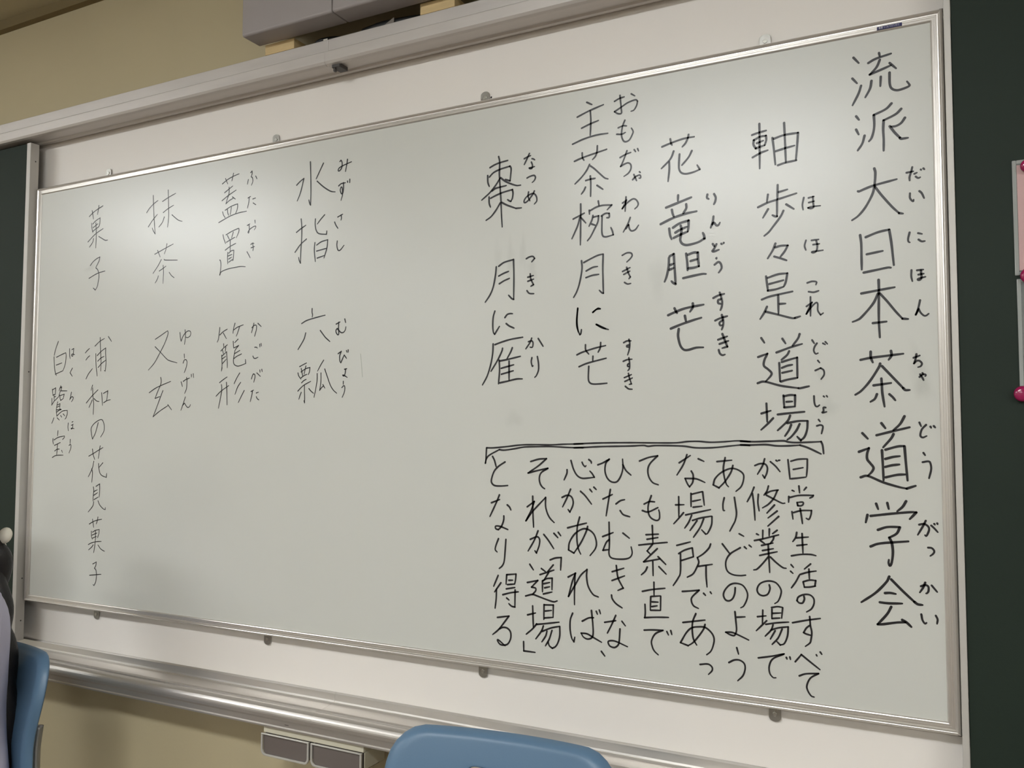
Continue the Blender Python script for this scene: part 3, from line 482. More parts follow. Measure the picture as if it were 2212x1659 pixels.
'col7': '2.6:1448,2199 1482,2216 1521,2228 1562,2236;2.6:1469,2224 1485,2194;2.6:1524,2244 1519,2227 1513,2206;2.6:1464,2151 1520,2179;2.6:1448,2112 1489,2133 1544,2155;2.6:1495,2176 1495,2144 1485,2119 1475,2093;2.6:1475,2093 1497,2106 1526,2116;2.6:1519,2123 1540,2109;2.6:1471,2060 1511,2075 1555,2083;2.6:1555,2083 1556,2068 1551,2049 1541,2033;2.6:1486,2062 1489,2045 1495,2031;2.6:1513,2071 1507,2034;2.6:1453,2054 1459,2038 1472,2021;2.6:1428,2001 1467,2014 1510,2027 1567,2036 1617,2038;2.6:1459,1935 1465,1915 1478,1888;2.6:1480,1932 1519,1946 1562,1956 1568,1952 1566,1937 1551,1910;2.6:1490,1928 1504,1906;2.6:1530,1942 1519,1913;2.6:1484,1894 1509,1903 1542,1914;2.6:1477,1854 1508,1869 1548,1882;2.6:1510,1900 1511,1845;2.6:1495,1841 1493,1814 1496,1782;2.6:1502,1836 1517,1846 1536,1849;2.6:1536,1848 1535,1827 1532,1799 1528,1796;2.6:1497,1822 1524,1828;2.6:1501,1806 1521,1814;2.6:1502,1790 1528,1802;2.6:1440,1807 1446,1801 1449,1777 1446,1746 1442,1730;2.6:1442,1730 1449,1743 1472,1751 1506,1757 1552,1760 1586,1761 1616,1757;2.6:1450,1461 1447,1430 1442,1402 1434,1387;2.6:1452,1423 1473,1438 1502,1450;2.5:1475,1432 1497,1402;2.5:1554,1477 1546,1456 1541,1427;2.5:1545,1443 1571,1456 1610,1466;2.5:1584,1456 1574,1431 1564,1411;2.5:1479,1377 1480,1361;2.5:1461,1341 1480,1356 1505,1371;2.5:1472,1346 1479,1325;2.5:1494,1360 1491,1337;2.5:1467,1320 1470,1287 1471,1265 1467,1239;2.5:1471,1316 1499,1335;2.5:1500,1336 1506,1285 1507,1255;2.5:1470,1300 1495,1313;2.5:1472,1276 1499,1298;2.5:1577,1396 1554,1379;2.5:1544,1386 1548,1354 1553,1354 1581,1364;2.5:1581,1364 1560,1344 1554,1327;2.5:1555,1329 1550,1309 1548,1284 1555,1269 1576,1261 1601,1264 1630,1272;2.5:1630,1272 1628,1292;2.5:1555,1324 1590,1339;2.5:1552,1300 1570,1310 1602,1321;2.5:1472,1256 1467,1240;2.5:1456,1181 1480,1195 1508,1209;2.5:1434,1113 1466,1137 1520,1165;2.5:1469,1171 1472,1152 1468,1119 1452,1052;2.5:1503,1182 1507,1143 1511,1068;2.5:1592,1226 1573,1202 1555,1173;2.5:1599,1179 1579,1155 1563,1120;2.5:1624,1138 1604,1108 1586,1079',
'col7f': '2.6:1640,2231 1649,2238 1650,2226 1644,2210;2.6:1644,2210 1653,2202 1655,2183 1646,2166;2.6:1625,2198 1620,2175;2.6:1674,2209 1683,2194;2.6:1625,2104 1643,2110;2.6:1634,2108 1631,2082 1623,2053;2.5:1657,2095 1676,2098;2.5:1660,2075 1679,2063;2.5:1674,1986 1676,1971;2.5:1624,1965 1641,1971;2.5:1635,1968 1638,1950 1635,1928 1631,1927 1630,1932 1642,1944 1664,1954 1679,1956 1681,1950 1671,1938;2.5:1650,1866 1661,1872 1671,1869;2.5:1652,1849 1675,1854;2.5:1662,1869 1666,1849 1664,1833;2.5:1625,1832 1638,1814 1647,1799;2.5:1680,1470 1674,1449 1665,1423;2.5:1667,1448 1680,1458 1691,1460 1697,1454 1696,1436 1686,1405;2.5:1706,1468 1728,1451;2.5:1688,1350 1699,1350 1706,1345;2.5:1720,1364 1722,1350;2.5:1729,1367 1731,1354;2.5:1677,1307 1684,1297 1695,1295 1711,1300;2.5:1670,1194 1677,1211 1683,1219 1691,1215 1693,1202 1686,1177;2.5:1705,1223 1717,1214 1729,1205;2.5:1724,1237 1726,1225;2.5:1737,1240 1740,1228;2.5:1669,1132 1686,1139;2.5:1679,1136 1675,1115 1665,1082;2.5:1703,1124 1718,1128;2.5:1704,1106 1711,1096 1722,1090',
'col8': '2.4:893,2114 915,2136 946,2156 979,2171;2.4:941,2203 945,2149 954,2057 963,1991;2.4:963,1991 948,2010 940,2026;2.4:909,2035 939,2066 977,2096;2.4:1013,2161 1057,2177 1112,2193;2.4:1055,2218 1059,2153 1062,2063 1056,2018;2.4:1021,2100 1052,2115 1099,2131;2.4:1030,2076 1016,2048 990,2025;2.3:1087,2081 1121,2056 1142,2044 1165,2037;2.3:964,1881 1006,1894 1051,1908 1103,1923;2.4:985,1900 1006,1862;2.3:1055,1929 1049,1902 1037,1876;2.4:1015,1848 991,1816 954,1778;2.3:1036,1847 1048,1842 1136,1834;2.3:1001,1787 1030,1799 1052,1810;2.3:1030,1816 1034,1775 1032,1718;2.3:996,1762 987,1743 972,1725;2.3:1077,1774 1094,1756 1115,1742;2.3:984,1423 1029,1443 1075,1464;2.3:1075,1464 1080,1453 1072,1429 1051,1391 1015,1341 981,1297 936,1260;2.3:984,1384 1025,1353 1071,1317 1096,1305 1151,1292;2.5:948,1140 988,1160 1031,1175 1107,1196;2.5:1032,1219 1036,1203 1033,1182 1016,1152 993,1109;2.5:993,1109 1029,1118;2.5:1051,1149 1028,1104 1005,1057 981,1012;2.5:981,1012 1030,1041 1094,1071;2.4:1090,1075 1119,1047',
'col8f': '2.5:1167,1450 1171,1424 1177,1404;2.4:1177,1404 1193,1433 1219,1453 1239,1454 1246,1444 1242,1429 1225,1421 1210,1424;2.4:1204,1462 1208,1425 1202,1386;2.4:1202,1336 1204,1314;2.4:1195,1289 1204,1305 1217,1306 1224,1292 1218,1265 1205,1239;2.4:1184,1192 1194,1167;2.4:1199,1194 1220,1204 1244,1210;2.4:1223,1214 1226,1196 1224,1157 1211,1131;2.4:1256,1229 1258,1215;2.4:1270,1232 1274,1212;2.4:1217,1113 1204,1082 1187,1044;2.4:1200,1070 1212,1081 1224,1067 1235,1059 1248,1062 1255,1073',
'col9': '2.6:425,2146 457,2165 499,2182 539,2195;2.6:448,2178 462,2128;2.6:504,2201 502,2182 493,2150;2.6:447,2106 451,2076 459,2051;2.6:456,2100 482,2116 517,2129;2.6:517,2129 516,2099 509,2080;2.6:460,2079 500,2097;2.6:459,2058 484,2070 509,2080;2.6:483,2104 489,2030 487,1961;2.6:420,2002 463,2030 493,2046 546,2065;2.6:467,2016 459,1995 434,1971;2.6:510,2024 540,2009 565,1997 586,1996;2.6:446,1865 469,1885 500,1900 525,1907;2.6:525,1907 517,1883 497,1856 493,1848;2.6:493,1848 509,1836 519,1815 520,1786 510,1744 494,1723;2.6:494,1723 476,1736;2.6:438,1793 481,1808 520,1818 571,1824;2.5:425,1373 440,1385 460,1397;2.5:432,1333 446,1346 463,1356;2.5:437,1227 457,1255 489,1283;2.5:505,1408 541,1431 582,1447;2.5:546,1454 550,1399 558,1326 558,1267;2.5:513,1365 517,1309 530,1240;2.5:525,1354 557,1376 594,1394;2.5:594,1394 594,1362 600,1315 595,1266;2.5:595,1266 588,1270;2.5:531,1323 556,1339 583,1348;2.5:536,1288 563,1309 597,1326;2.5:613,1456 640,1428;2.5:494,1191 482,1162;2.5:445,1092 474,1117 506,1141 540,1164;2.5:495,1175 498,1136 507,1089 506,1028;2.5:494,1108 483,1089 469,1067;2.5:509,1116 530,1103 552,1099;2.5:571,1147 580,1077;2.5:585,1143 621,1157;2.5:621,1157 618,1130 614,1108 610,1102;2.5:590,1092 615,1102 644,1108;2.5:550,983 539,953 527,923 506,892;2.5:506,892 496,921 492,951 513,975 549,994 573,999 587,993 599,967 598,936 572,903;2.5:479,797 520,814 558,831 595,846;2.5:508,837 515,807 529,780;2.5:571,855 564,820 559,786;2.5:522,770 514,738 498,710 480,684;2.5:507,729 514,703 510,654;2.5:597,763 566,737;2.5:562,758 565,732 576,705 595,692 628,684;2.5:628,684 629,706;2.5:525,629 529,608 525,580 524,551;2.5:546,633 575,647;2.5:575,647 577,613 574,575;2.5:528,603 558,615;2.5:530,584 561,599;2.5:532,560 566,575;2.5:531,548 523,524 487,490;2.4:566,555 580,533 608,514 626,509;2.4:626,509 627,521;2.5:499,425 532,440 562,449 601,456;2.5:525,453 536,409;2.5:569,467 565,449 557,428;2.5:518,387 520,361 528,344;2.4:528,382 550,393 582,400;2.4:582,400 579,375 570,355;2.5:525,366 565,380;2.4:530,350 561,361;2.4:551,392 553,345 549,308 542,272;2.4:496,313 526,325 567,333 602,336;2.5:537,314 524,301 499,284;2.4:576,315 595,298 612,290 630,285;2.5:537,210 566,223;2.5:566,223 562,203 552,188;2.5:552,188 565,178 570,149 565,116 552,95 544,99;2.5:514,147 607,160',
'col10': '2.6:189,1449 169,1411 154,1370;2.6:154,1361 159,1311 166,1280 179,1253;2.6:176,1358 218,1371 256,1381;2.6:256,1381 261,1360 253,1312 237,1280;2.6:176,1313 226,1324;2.6:170,1261 237,1279;2.6:148,1175 155,1137;2.6:152,1172 177,1183;2.6:177,1183 176,1145;2.6:156,1142 176,1146;2.6:165,1145 167,1111;2.6:167,1130 181,1134;2.6:147,1123 148,1086;2.6:146,1084 166,1105 186,1118 203,1130;2.6:222,1193 210,1171 209,1164;2.6:214,1179 230,1187;2.6:231,1187 226,1173 214,1152 206,1131;2.6:222,1164 278,1163;2.6:214,1141 218,1125 224,1109;2.6:217,1137 254,1145;2.6:254,1145 246,1121;2.6:224,1110 247,1120;2.6:198,1102 191,1074 189,1049 195,1021;2.6:198,1084 219,1091;2.6:220,1091 218,1064;2.6:195,1072 219,1079;2.6:192,1056 233,1058 218,1062;2.6:192,1043 212,1053 233,1058;2.6:195,1021 222,1039 248,1050 284,1053;2.6:284,1053 285,1033 276,1012 266,1003;2.6:170,1011 152,979;2.6:198,1011 218,998;2.6:228,1024 239,1014;2.6:250,1033 264,1022;2.6:209,938 206,908;2.6:167,893 166,878 173,861;2.6:176,885 214,900 266,908;2.6:266,908 266,900 251,888;2.6:182,854 233,871;2.6:185,822 205,832 227,834;2.6:208,861 207,829 204,800;2.6:166,785 198,797 261,800;2.6:247,827 253,814',
'col10f': '2.6:289,1402 291,1368 296,1346;2.6:309,1396 326,1403;2.6:325,1403 322,1374 319,1361 311,1360 307,1367 317,1371 335,1367;2.6:318,1291 299,1266;2.6:299,1266 319,1245;2.6:316,1155 312,1139 303,1112;2.6:306,1117 320,1129 333,1126 332,1116 319,1101;2.5:297,981 295,958 300,937;2.5:328,986 339,990;2.5:324,968 341,974;2.5:337,973 335,956 328,947 322,951 333,952 349,949;2.5:318,889 317,866;2.5:309,855 319,861 326,855 324,838 310,812',
'note1': '3.3:4222,839 4228,771;3.2:4232,834 4257,841 4287,843;3.2:4288,842 4287,810 4284,782;3.2:4240,805 4273,812;3.2:4233,772 4256,775 4282,779;3.2:4235,731 4242,728;3.2:4258,747 4260,723;3.2:4283,743 4275,733;3.2:4223,709 4222,689;3.2:4227,706 4258,714 4306,716;3.2:4306,716 4303,711 4294,706;3.2:4251,689 4253,678 4264,678 4271,683 4270,691 4251,689;3.2:4233,656 4236,630;3.2:4238,653 4264,661 4299,663;3.2:4299,663 4297,648 4290,632 4281,635;3.2:4261,668 4265,640 4268,616;3.2:4248,584 4244,566 4234,551;3.2:4247,565 4287,570;3.2:4266,581 4268,513;3.2:4248,538 4282,544;3.2:4229,501 4261,508 4293,510 4311,507;3.2:4227,470 4235,461;3.2:4225,447 4233,440;3.2:4254,434 4242,411 4227,389;3.2:4293,477 4272,458;3.2:4257,438 4284,448 4311,454;3.2:4287,459 4288,426;3.2:4267,413 4271,395;3.2:4268,414 4289,421 4309,421;3.2:4309,421 4306,401;3.2:4271,395 4289,397 4308,402;3.2:4269,363 4270,353 4264,340 4253,339 4245,346 4250,359 4268,369 4288,370 4301,359 4302,341 4293,322 4277,310;3.2:4229,268 4275,281 4322,292;3.2:4287,295 4289,264 4293,241 4290,216 4286,204 4271,191;3.2:4286,264 4275,254 4266,238;3.2:4266,238 4274,234 4289,231;3.2:4236,134 4257,161;3.2:4257,161 4284,141 4318,117;3.1:4307,166 4309,162;3.1:4320,177 4325,170;3.2:4249,87 4272,97 4313,103;3.1:4313,103 4286,84 4274,58 4276,41 4287,24 4297,21',
'note2': '3.3:4106,816 4124,823 4142,822 4150,810 4148,791 4140,772;3.3:4140,772 4133,783;3.3:4141,841 4133,816 4115,785;3.3:4161,831 4179,815 4194,796;3.3:4181,836 4185,833;3.3:4190,836 4194,837;3.3:4102,738 4091,711 4077,685;3.3:4096,716 4101,673 4104,620;3.3:4117,713 4115,683 4119,654;3.3:4153,744 4147,725 4137,711;3.3:4144,717 4162,726 4187,731;3.3:4184,730 4171,701 4152,679 4131,665;3.3:4145,711 4171,698 4198,685 4209,685;3.3:4173,677 4146,647;3.3:4182,656 4150,630;3.3:4187,637 4149,601;3.3:4109,571 4116,568;3.3:4131,585 4130,554;3.3:4154,591 4153,567;3.3:4181,588 4165,575;3.3:4101,547 4132,555 4186,572;3.3:4121,549 4138,537;3.3:4169,564 4166,553 4155,538;3.3:4126,531 4166,542;3.3:4129,513 4167,522;3.3:4119,495 4150,504 4180,512;3.3:4149,536 4151,487 4153,437;3.3:4148,491 4128,466 4109,446 4097,442;3.2:4156,492 4177,473 4198,458 4210,456;3.2:4151,393 4153,379 4145,360 4129,353 4114,358 4108,373 4116,392 4133,403 4155,407 4176,401 4191,380 4190,361 4181,339 4169,329;3.2:4108,277 4138,283;3.2:4127,302 4125,254;3.2:4140,266 4122,247 4103,227;3.2:4159,308 4158,275;3.2:4158,314 4178,319 4196,318;3.2:4196,317 4192,280;3.2:4161,294 4189,298;3.2:4160,276 4186,280;3.2:4137,253 4174,262 4216,269;3.2:4162,254 4155,235 4134,211;3.2:4155,235 4180,245 4213,252;3.2:4214,252 4211,220 4200,193 4186,186;3.2:4186,186 4174,197;3.2:4169,234 4152,203;3.2:4193,242 4179,210 4158,185;3.2:4109,132 4154,143 4199,157;3.2:4196,155 4160,135 4147,109 4148,84 4159,70 4169,70;3.2:4206,145 4208,140;3.2:4218,148 4220,140',
'note3': '3.4:3969,828 4023,834;3.4:3999,843 3992,805 3995,773 4002,747 4010,737;3.4:4027,815 4019,789 3996,754 3975,732;3.4:3975,732 3954,742;3.3:3954,742 3961,765 3984,788 4016,803 4041,801 4063,786 4065,765 4056,739 4037,721;3.4:3994,696 3989,673 3990,651 3996,650;3.3:4031,699 4035,669 4038,641 4033,615 4023,595 4013,576;3.3:4047,568 4063,560;3.3:3985,528 4012,494;3.3:4050,518 4015,495 3999,471 3997,446 4005,428 4024,419 4049,418 4068,421;3.3:4065,522 4072,516;3.3:4082,529 4090,523;3.3:4030,373 4028,352 4020,333 4007,324 3994,327 3987,343 3993,362 4011,382 4033,389 4058,383 4073,359 4072,337 4060,311 4049,303;3.3:4028,287 4031,252 4033,224 4029,208 4023,201 4009,203 3994,210;3.3:3994,210 4015,212 4034,207 4076,191;3.3:4035,268 4064,272;3.3:4033,159 4039,137;3.3:4004,103 4023,114 4042,116 4058,107 4062,89 4054,63 4035,42',
'note4': '3.4:3826,821 3869,849;3.4:3856,852 3842,815 3817,775;3.4:3899,837 3920,828;3.4:3872,791 3879,776 3877,750 3865,732;3.4:3865,732 3857,743 3848,763;3.4:3848,763 3885,763 3902,759 3923,750;3.4:3811,663 3843,665;3.4:3823,694 3823,618;3.4:3841,635 3824,615 3803,592;3.4:3870,708 3870,659;3.4:3873,705 3913,716;3.4:3914,715 3920,666;3.4:3877,679 3906,686;3.4:3878,657 3911,662;3.4:3849,627 3943,651;3.4:3872,627 3860,600 3845,578;3.4:3875,608 3904,618 3946,627;3.4:3948,626 3946,595 3932,565 3924,560;3.4:3924,560 3909,575;3.4:3892,608 3865,570;3.4:3917,616 3903,583 3878,546;3.4:3814,512 3866,528;3.4:3828,482 3827,414 3818,391 3799,362;3.4:3821,482 3843,496 3873,507;3.4:3873,506 3877,474;3.4:3831,457 3877,474;3.4:3942,525 3935,509 3915,488 3892,472;3.4:3892,472 3897,455 3889,435 3875,411 3853,397;3.4:3895,440 3947,451;3.4:3924,444 3924,405 3927,367;3.4:3834,343 3868,348 3897,353;3.4:3897,353 3871,326 3868,310 3876,294 3894,286;3.4:3914,343 3921,336;3.3:3939,350 3943,344;3.4:3835,229 3918,246;3.4:3884,266 3872,236 3870,204 3874,173 3886,152;3.3:3918,230 3912,212 3893,184 3873,160 3854,146;3.4:3854,146 3825,154;3.3:3825,154 3847,192 3867,212 3893,219 3919,219 3942,202 3951,181 3947,156 3938,135 3923,121;3.3:3898,83 3927,88 3942,79 3942,66 3929,51',
'note5': '3.5:3670,825 3706,839 3742,846;3.5:3742,846 3712,816 3703,792 3707,765 3722,744 3744,736;3.5:3687,661 3708,671 3729,671;3.5:3680,636 3704,632 3742,650;3.5:3716,694 3704,659 3704,629 3714,610 3735,601 3747,608 3748,628 3745,641;3.5:3694,545 3743,550;3.5:3698,528 3741,537;3.5:3719,581 3721,515;3.5:3665,504 3721,513 3777,521;3.5:3719,510 3698,484;3.5:3698,484 3710,473;3.5:3738,495 3710,468 3684,442;3.5:3684,442 3710,448 3748,457;3.4:3741,465 3771,438;3.5:3720,446 3721,393;3.5:3698,423 3690,407 3674,392;3.4:3744,428 3772,402;3.4:3678,330 3716,340 3767,349;3.4:3724,368 3724,318;3.4:3711,313 3709,263;3.4:3714,314 3749,319;3.4:3750,318 3749,266;3.4:3716,294 3740,295;3.4:3715,276 3736,281;3.4:3710,262 3748,265;3.5:3688,282 3689,251 3687,232;3.4:3686,232 3732,238 3780,242;3.4:3684,185 3715,189 3758,192;3.4:3758,192 3728,176 3713,148 3716,126 3724,111 3739,99;3.4:3773,189 3779,177;3.4:3788,194 3792,180',
'note6': '3.6:3498,807 3519,815 3546,830;3.6:3546,830 3532,815 3528,784 3537,757 3555,742 3577,743 3593,765 3602,796 3601,831;3.5:3602,809 3615,787 3635,770;3.6:3519,674 3558,693;3.6:3550,712 3544,679 3532,609;3.5:3573,657 3591,670 3609,675;3.5:3590,632 3603,617 3629,610;3.6:3517,528 3561,546;3.5:3544,585 3545,500 3543,466 3550,450 3571,445 3607,447 3629,455 3638,472 3634,495;3.6:3545,518 3532,506 3518,475;3.6:3518,475 3543,479;3.5:3601,546 3627,528;3.5:3556,395 3604,412;3.5:3555,361 3607,383;3.5:3573,420 3578,381 3585,362 3601,336;3.5:3601,336 3579,325;3.5:3553,305 3556,291 3571,274 3596,260;3.5:3524,198 3545,203 3570,209;3.5:3570,229 3552,190 3535,158;3.5:3595,209 3609,193;3.5:3587,179 3583,130 3577,115 3563,106 3545,110 3538,124 3547,130 3570,130 3617,115',
'note7': '3.7:3366,785 3365,770 3353,744;3.6:3383,822 3394,788 3409,764 3429,753 3456,754 3483,758;3.6:3483,758 3474,772 3464,782;3.6:3431,816 3436,806 3444,799 3448,803;3.6:3460,827 3469,820 3471,813;3.7:3344,674 3365,683 3382,680 3391,666 3391,645 3378,617;3.6:3378,617 3370,627;3.7:3381,708 3365,672 3346,636;3.6:3424,701 3444,684 3471,652;3.6:3464,710 3473,700;3.6:3481,719 3491,710;3.6:3368,554 3402,564 3449,577;3.6:3420,599 3410,561 3408,512 3414,475 3424,454;3.6:3454,564 3447,542 3425,499 3395,456;3.6:3395,456 3372,467;3.6:3372,467 3376,497 3399,532 3433,553 3459,551 3481,534 3491,503 3486,479 3464,451;3.6:3400,377 3399,359 3397,304 3397,254;3.6:3370,360 3402,378;3.6:3402,378 3387,341 3371,284;3.6:3371,284 3402,335 3425,372 3451,396;3.6:3451,396 3449,367 3456,330 3476,301 3498,293;3.6:3389,220 3379,193 3378,155 3385,122 3394,109;3.6:3394,109 3398,127;3.6:3430,193 3457,208 3478,211;3.6:3469,238 3474,192 3476,152 3470,133 3452,126 3435,132 3425,146;3.5:3425,146 3450,146 3476,135 3511,120;3.5:3489,237 3494,226;3.5:3502,243 3507,229;3.5:3510,85 3524,69',
'note8': '3.7:3204,815 3240,825 3275,828;3.7:3275,828 3240,799 3192,768;3.7:3192,768 3240,780 3281,789;3.7:3281,789 3252,771 3243,750 3246,728 3256,713 3267,706;3.7:3213,674 3214,609 3217,549;3.7:3188,630 3220,653;3.7:3220,653 3204,612 3182,573;3.7:3182,573 3212,612 3271,671;3.7:3271,671 3271,636 3279,608 3291,588 3309,572;3.7:3202,499 3232,511 3244,501 3242,476 3230,446;3.7:3230,446 3223,454;3.7:3237,535 3220,496 3192,451;3.7:3263,522 3283,500 3307,468;3.7:3308,529 3325,513;3.7:3327,534 3338,521;3.7:3291,422 3314,431 3340,435;3.6:3340,435 3337,385;3.7:3200,398 3216,377;3.7:3189,324 3236,336;3.7:3236,336 3208,307;3.7:3208,307 3226,304 3226,293 3212,278;3.7:3181,269 3212,278 3232,274 3275,263 3306,257 3322,262;3.7:3252,385 3270,374;3.7:3305,403 3281,376;3.7:3246,360 3308,383;3.7:3284,371 3263,338;3.7:3257,336 3257,292;3.7:3258,336 3275,346 3300,350;3.6:3300,350 3299,304;3.7:3263,325 3289,332;3.7:3267,309 3289,315;3.7:3261,284 3299,295;3.7:3190,194 3226,205;3.7:3213,232 3216,147;3.7:3231,162 3212,140 3184,116;3.7:3264,242 3263,183;3.6:3265,241 3305,244;3.6:3305,244 3304,195;3.6:3270,217 3297,222;3.6:3265,189 3302,195;3.6:3231,160 3275,168 3330,179;3.7:3261,157 3252,135 3227,102;3.6:3256,135 3294,152 3333,163;3.6:3333,162 3333,126 3325,98 3314,81 3300,73 3287,82 3282,97;3.6:3277,138 3271,118 3254,93;3.6:3299,143 3287,108 3270,79;3.7:3172,85 3173,48;3.7:3173,48 3224,48',
'note9': '3.8:3026,833 3035,817 3043,791;3.8:3085,811 3054,792 3033,770 3021,737 3023,722 3037,712 3066,711 3098,714;3.8:3021,640 3060,655;3.8:3059,674 3044,641 3014,583;3.8:3096,634 3106,626 3113,614;3.8:3080,588 3079,570 3069,545 3054,530 3042,534 3042,544 3063,544 3099,533;3.8:3055,493 3043,464 3040,447 3049,438;3.8:3090,492 3086,441 3082,402 3073,383 3059,371;3.8:3054,342 3033,296;3.8:3067,313 3037,273;3.8:3046,285 3045,246 3040,207;3.7:3094,348 3091,309;3.7:3094,348 3137,354;3.7:3137,354 3135,332 3131,313;3.7:3104,326 3122,328;3.7:3098,308 3131,313;3.7:3092,290 3132,299;3.7:3076,265 3112,276 3148,283;3.7:3133,289 3132,220;3.7:3132,220 3117,222 3104,231;3.7:3094,253 3105,246;3.7:3051,170 3105,181;3.7:3105,181 3060,125 3029,98;3.7:3060,124 3076,132 3097,131 3112,117 3113,92 3101,69 3084,61 3064,62 3052,75 3056,79 3087,59',
}
for key, name, label in (
    ('col1', 'title_column', 'tall black handwritten title column along the right edge'),
    ('col2', 'scroll_column', 'black handwritten column second from the right'),
    ('col3', 'flower_column', 'thick black handwritten flower column third from the right'),
    ('col4', 'tea_bowl_column', 'black handwritten tea bowl column in the right half'),
    ('col5', 'tea_caddy_column', 'black handwritten tea caddy column near the middle'),
    ('col6', 'water_jar_column', 'thin black handwritten column left of the empty middle'),
    ('col7', 'lid_rest_column', 'thin black handwritten column second left of the empty middle'),
    ('col8', 'powdered_tea_column', 'thin black handwritten column third left of the empty middle'),
    ('col9', 'sweets_column', 'long thin black handwritten column near the left edge'),
    ('col10', 'sweet_name_column', 'short thin black handwritten column at the far left')):
    o = writing(name, INK[key], wb, label)
    if key+'f' in INK: writing('reading_aid', INK[key+'f'], o, 'small kana beside the column')
writing('bracket_mark', INK['notemark'], wb, 'long double lined bracket over the note')
for k in range(1, 10):
    writing('note_line', INK['note%d' % k], wb, 'vertical line %s of the note under the bracket' % ('first second third fourth fifth sixth seventh eighth ninth'.split()[k-1] + ' from the right'))
# ---------------------------------------------------------------- equipment housing on blocks over the rail
t = thing('equipment_housing', (1.2, -0.03, z(1.4126)), 'large light grey plastic housing above the rail resting on wooden blocks', 'equipment')
XB0, XS, XB1, YF, YR, ZBX = 0.8757, 1.1478, 1.62, -0.095, -0.035, z(1.4126)
def cover(x0, x1, name, round_left):
    # front shell with a short return underneath
    bm = bmesh.new()
    P = [(YF, ZBX+0.30), (YF, ZBX+0.006)] + [(YF+0.006-0.006*math.cos(k*PI/8), ZBX+0.006-0.006*math.sin(k*PI/8)) for k in range(1, 5)] + [(YR, ZBX), (YR, ZBX+0.010), (0.0, ZBX+0.055), (0.053, ZBX+0.055), (0.053, ZBX+0.30)]
    extrude_x(P, x0, x1, bm)
    return link(name, bm, M['box'], t, bevel=0.0035, seg=3)
cover(XB0, XS-0.0011, 'left_cover', True); cover(XS+0.0011, XB1, 'right_cover', False)
link('seam_backing', bx(XS-0.012, XS+0.012, YF+0.012, 0.04, ZBX+0.058, ZBX+0.295), M['hole'], t)
for (x0, x1), lab in (((0.8935, 0.985), 'pale wooden block under the left end of the grey housing'), ((1.346, 1.4345), 'pale wooden block under the grey housing, right of the black cables')):
    b = link('wooden_block', bx(x0, x1, YR+0.0005, 0.028, z(1.3871), ZBX-0.0002), M['wood'], bevel=0.0008)
    tag(b, lab, 'block', 'wooden blocks under the housing')
def cable(P, r, label):
    tag(link('cable', add_tube(bmesh.new(), smooth_path(P, 8), r, 10), M['cable'], smooth=True), label, 'cable', 'cables behind the housing')
zc = z(1.3871)
cable([(1.00, 0.02, zc+0.006), (1.04, -0.012, zc+0.012), (1.08, 0.004, zc+0.020), (1.14, 0.012, zc+0.0075), (1.20, 0.014, zc+0.010), (1.25, 0.020, zc+0.010), (1.34, 0.026, zc+0.008)], 0.005, 'thin black cable lying on the rail nearest the left wooden block')
cable([(1.05, 0.036, zc+0.0045), (1.11, 0.028, zc+0.024), (1.17, 0.034, zc+0.032), (1.25, 0.036, zc+0.026)], 0.004, 'thin black cable looping up behind the white tag')
cable([(1.17, -0.004, zc+0.0105), (1.23, -0.012, zc+0.011), (1.30, -0.006, zc+0.011), (1.335, 0.002, zc+0.0105)], 0.0095, 'thick black cable lying on the rail by the right wooden block')
bm = bx(1.0605, 1.0730, -0.0180, -0.0166, zc+0.0002, zc+0.0125)
tag(link('cable_tag', bm, M['tag'], bevel=0.0004), 'small white plastic tag on the rail among the black cables', 'tag')
bm = bmesh.new()
v = [bm.verts.new(p) for p in ((1.232, -0.024, zc+0.0002), (1.268, -0.024, zc+0.0002), (1.268, -0.024, zc+0.0175), (1.232, -0.0215, zc+0.0002), (1.268, -0.0215, zc+0.0002), (1.268, -0.0215, zc+0.0175))]
for f in ((0, 1, 2), (5, 4, 3), (0, 3, 4, 1), (1, 4, 5, 2), (2, 5, 3, 0)): bm.faces.new([v[i] for i in f])
tag(link('dusty_flap', bm, mat('dusty plastic', srgb(120, 112, 104), 0.6, noise_amt=0.1)), 'small dusty grey triangular flap beside the thick black cable', 'flap')

# ---------------------------------------------------------------- sleeves and magnets on the right chalkboard
yb = -0.0215
def vinyl(name, x0, x1, z0, z1, label, card):
    t = thing(name, ((x0+x1)/2, yb, z(z0)), label, 'sleeve')
    link('front_sheet', bx(x0+0.006, x1-0.006, yb-0.0032, yb-0.0028, z(z0+0.006), z(z1-0.006)), M['sleeve'], t)
    bm = bmesh.new()
    for a in ((x0, x0+0.006, z0, z1), (x1-0.006, x1, z0, z1), (x0+0.006, x1-0.006, z0, z0+0.006), (x0+0.006, x1-0.006, z1-0.006, z1)):
        add_box(bm, a[0], a[1], yb-0.0034, yb-0.0004, z(a[2]), z(a[3]))
    link('welded_edge', bm, M['sleeveedge'], t, bevel=0.0012)
    if card:
        c = link('pink_card', bx(x0+0.0065, x1-0.007, yb-0.0022, yb-0.0012, z(z0+0.008), z(z1-0.008)), M['pink'])
        tag(c, 'pink paper card inside the upper clear sleeve on the right chalkboard', 'card')
vinyl('card_sleeve', 2.4672, 2.62, 0.7165, 0.9010, 'clear vinyl sleeve holding pink paper on the right chalkboard', True)
vinyl('card_sleeve', 2.4690, 2.62, 0.5330, 0.7110, 'empty clear vinyl sleeve below the pink paper on the right chalkboard', False)
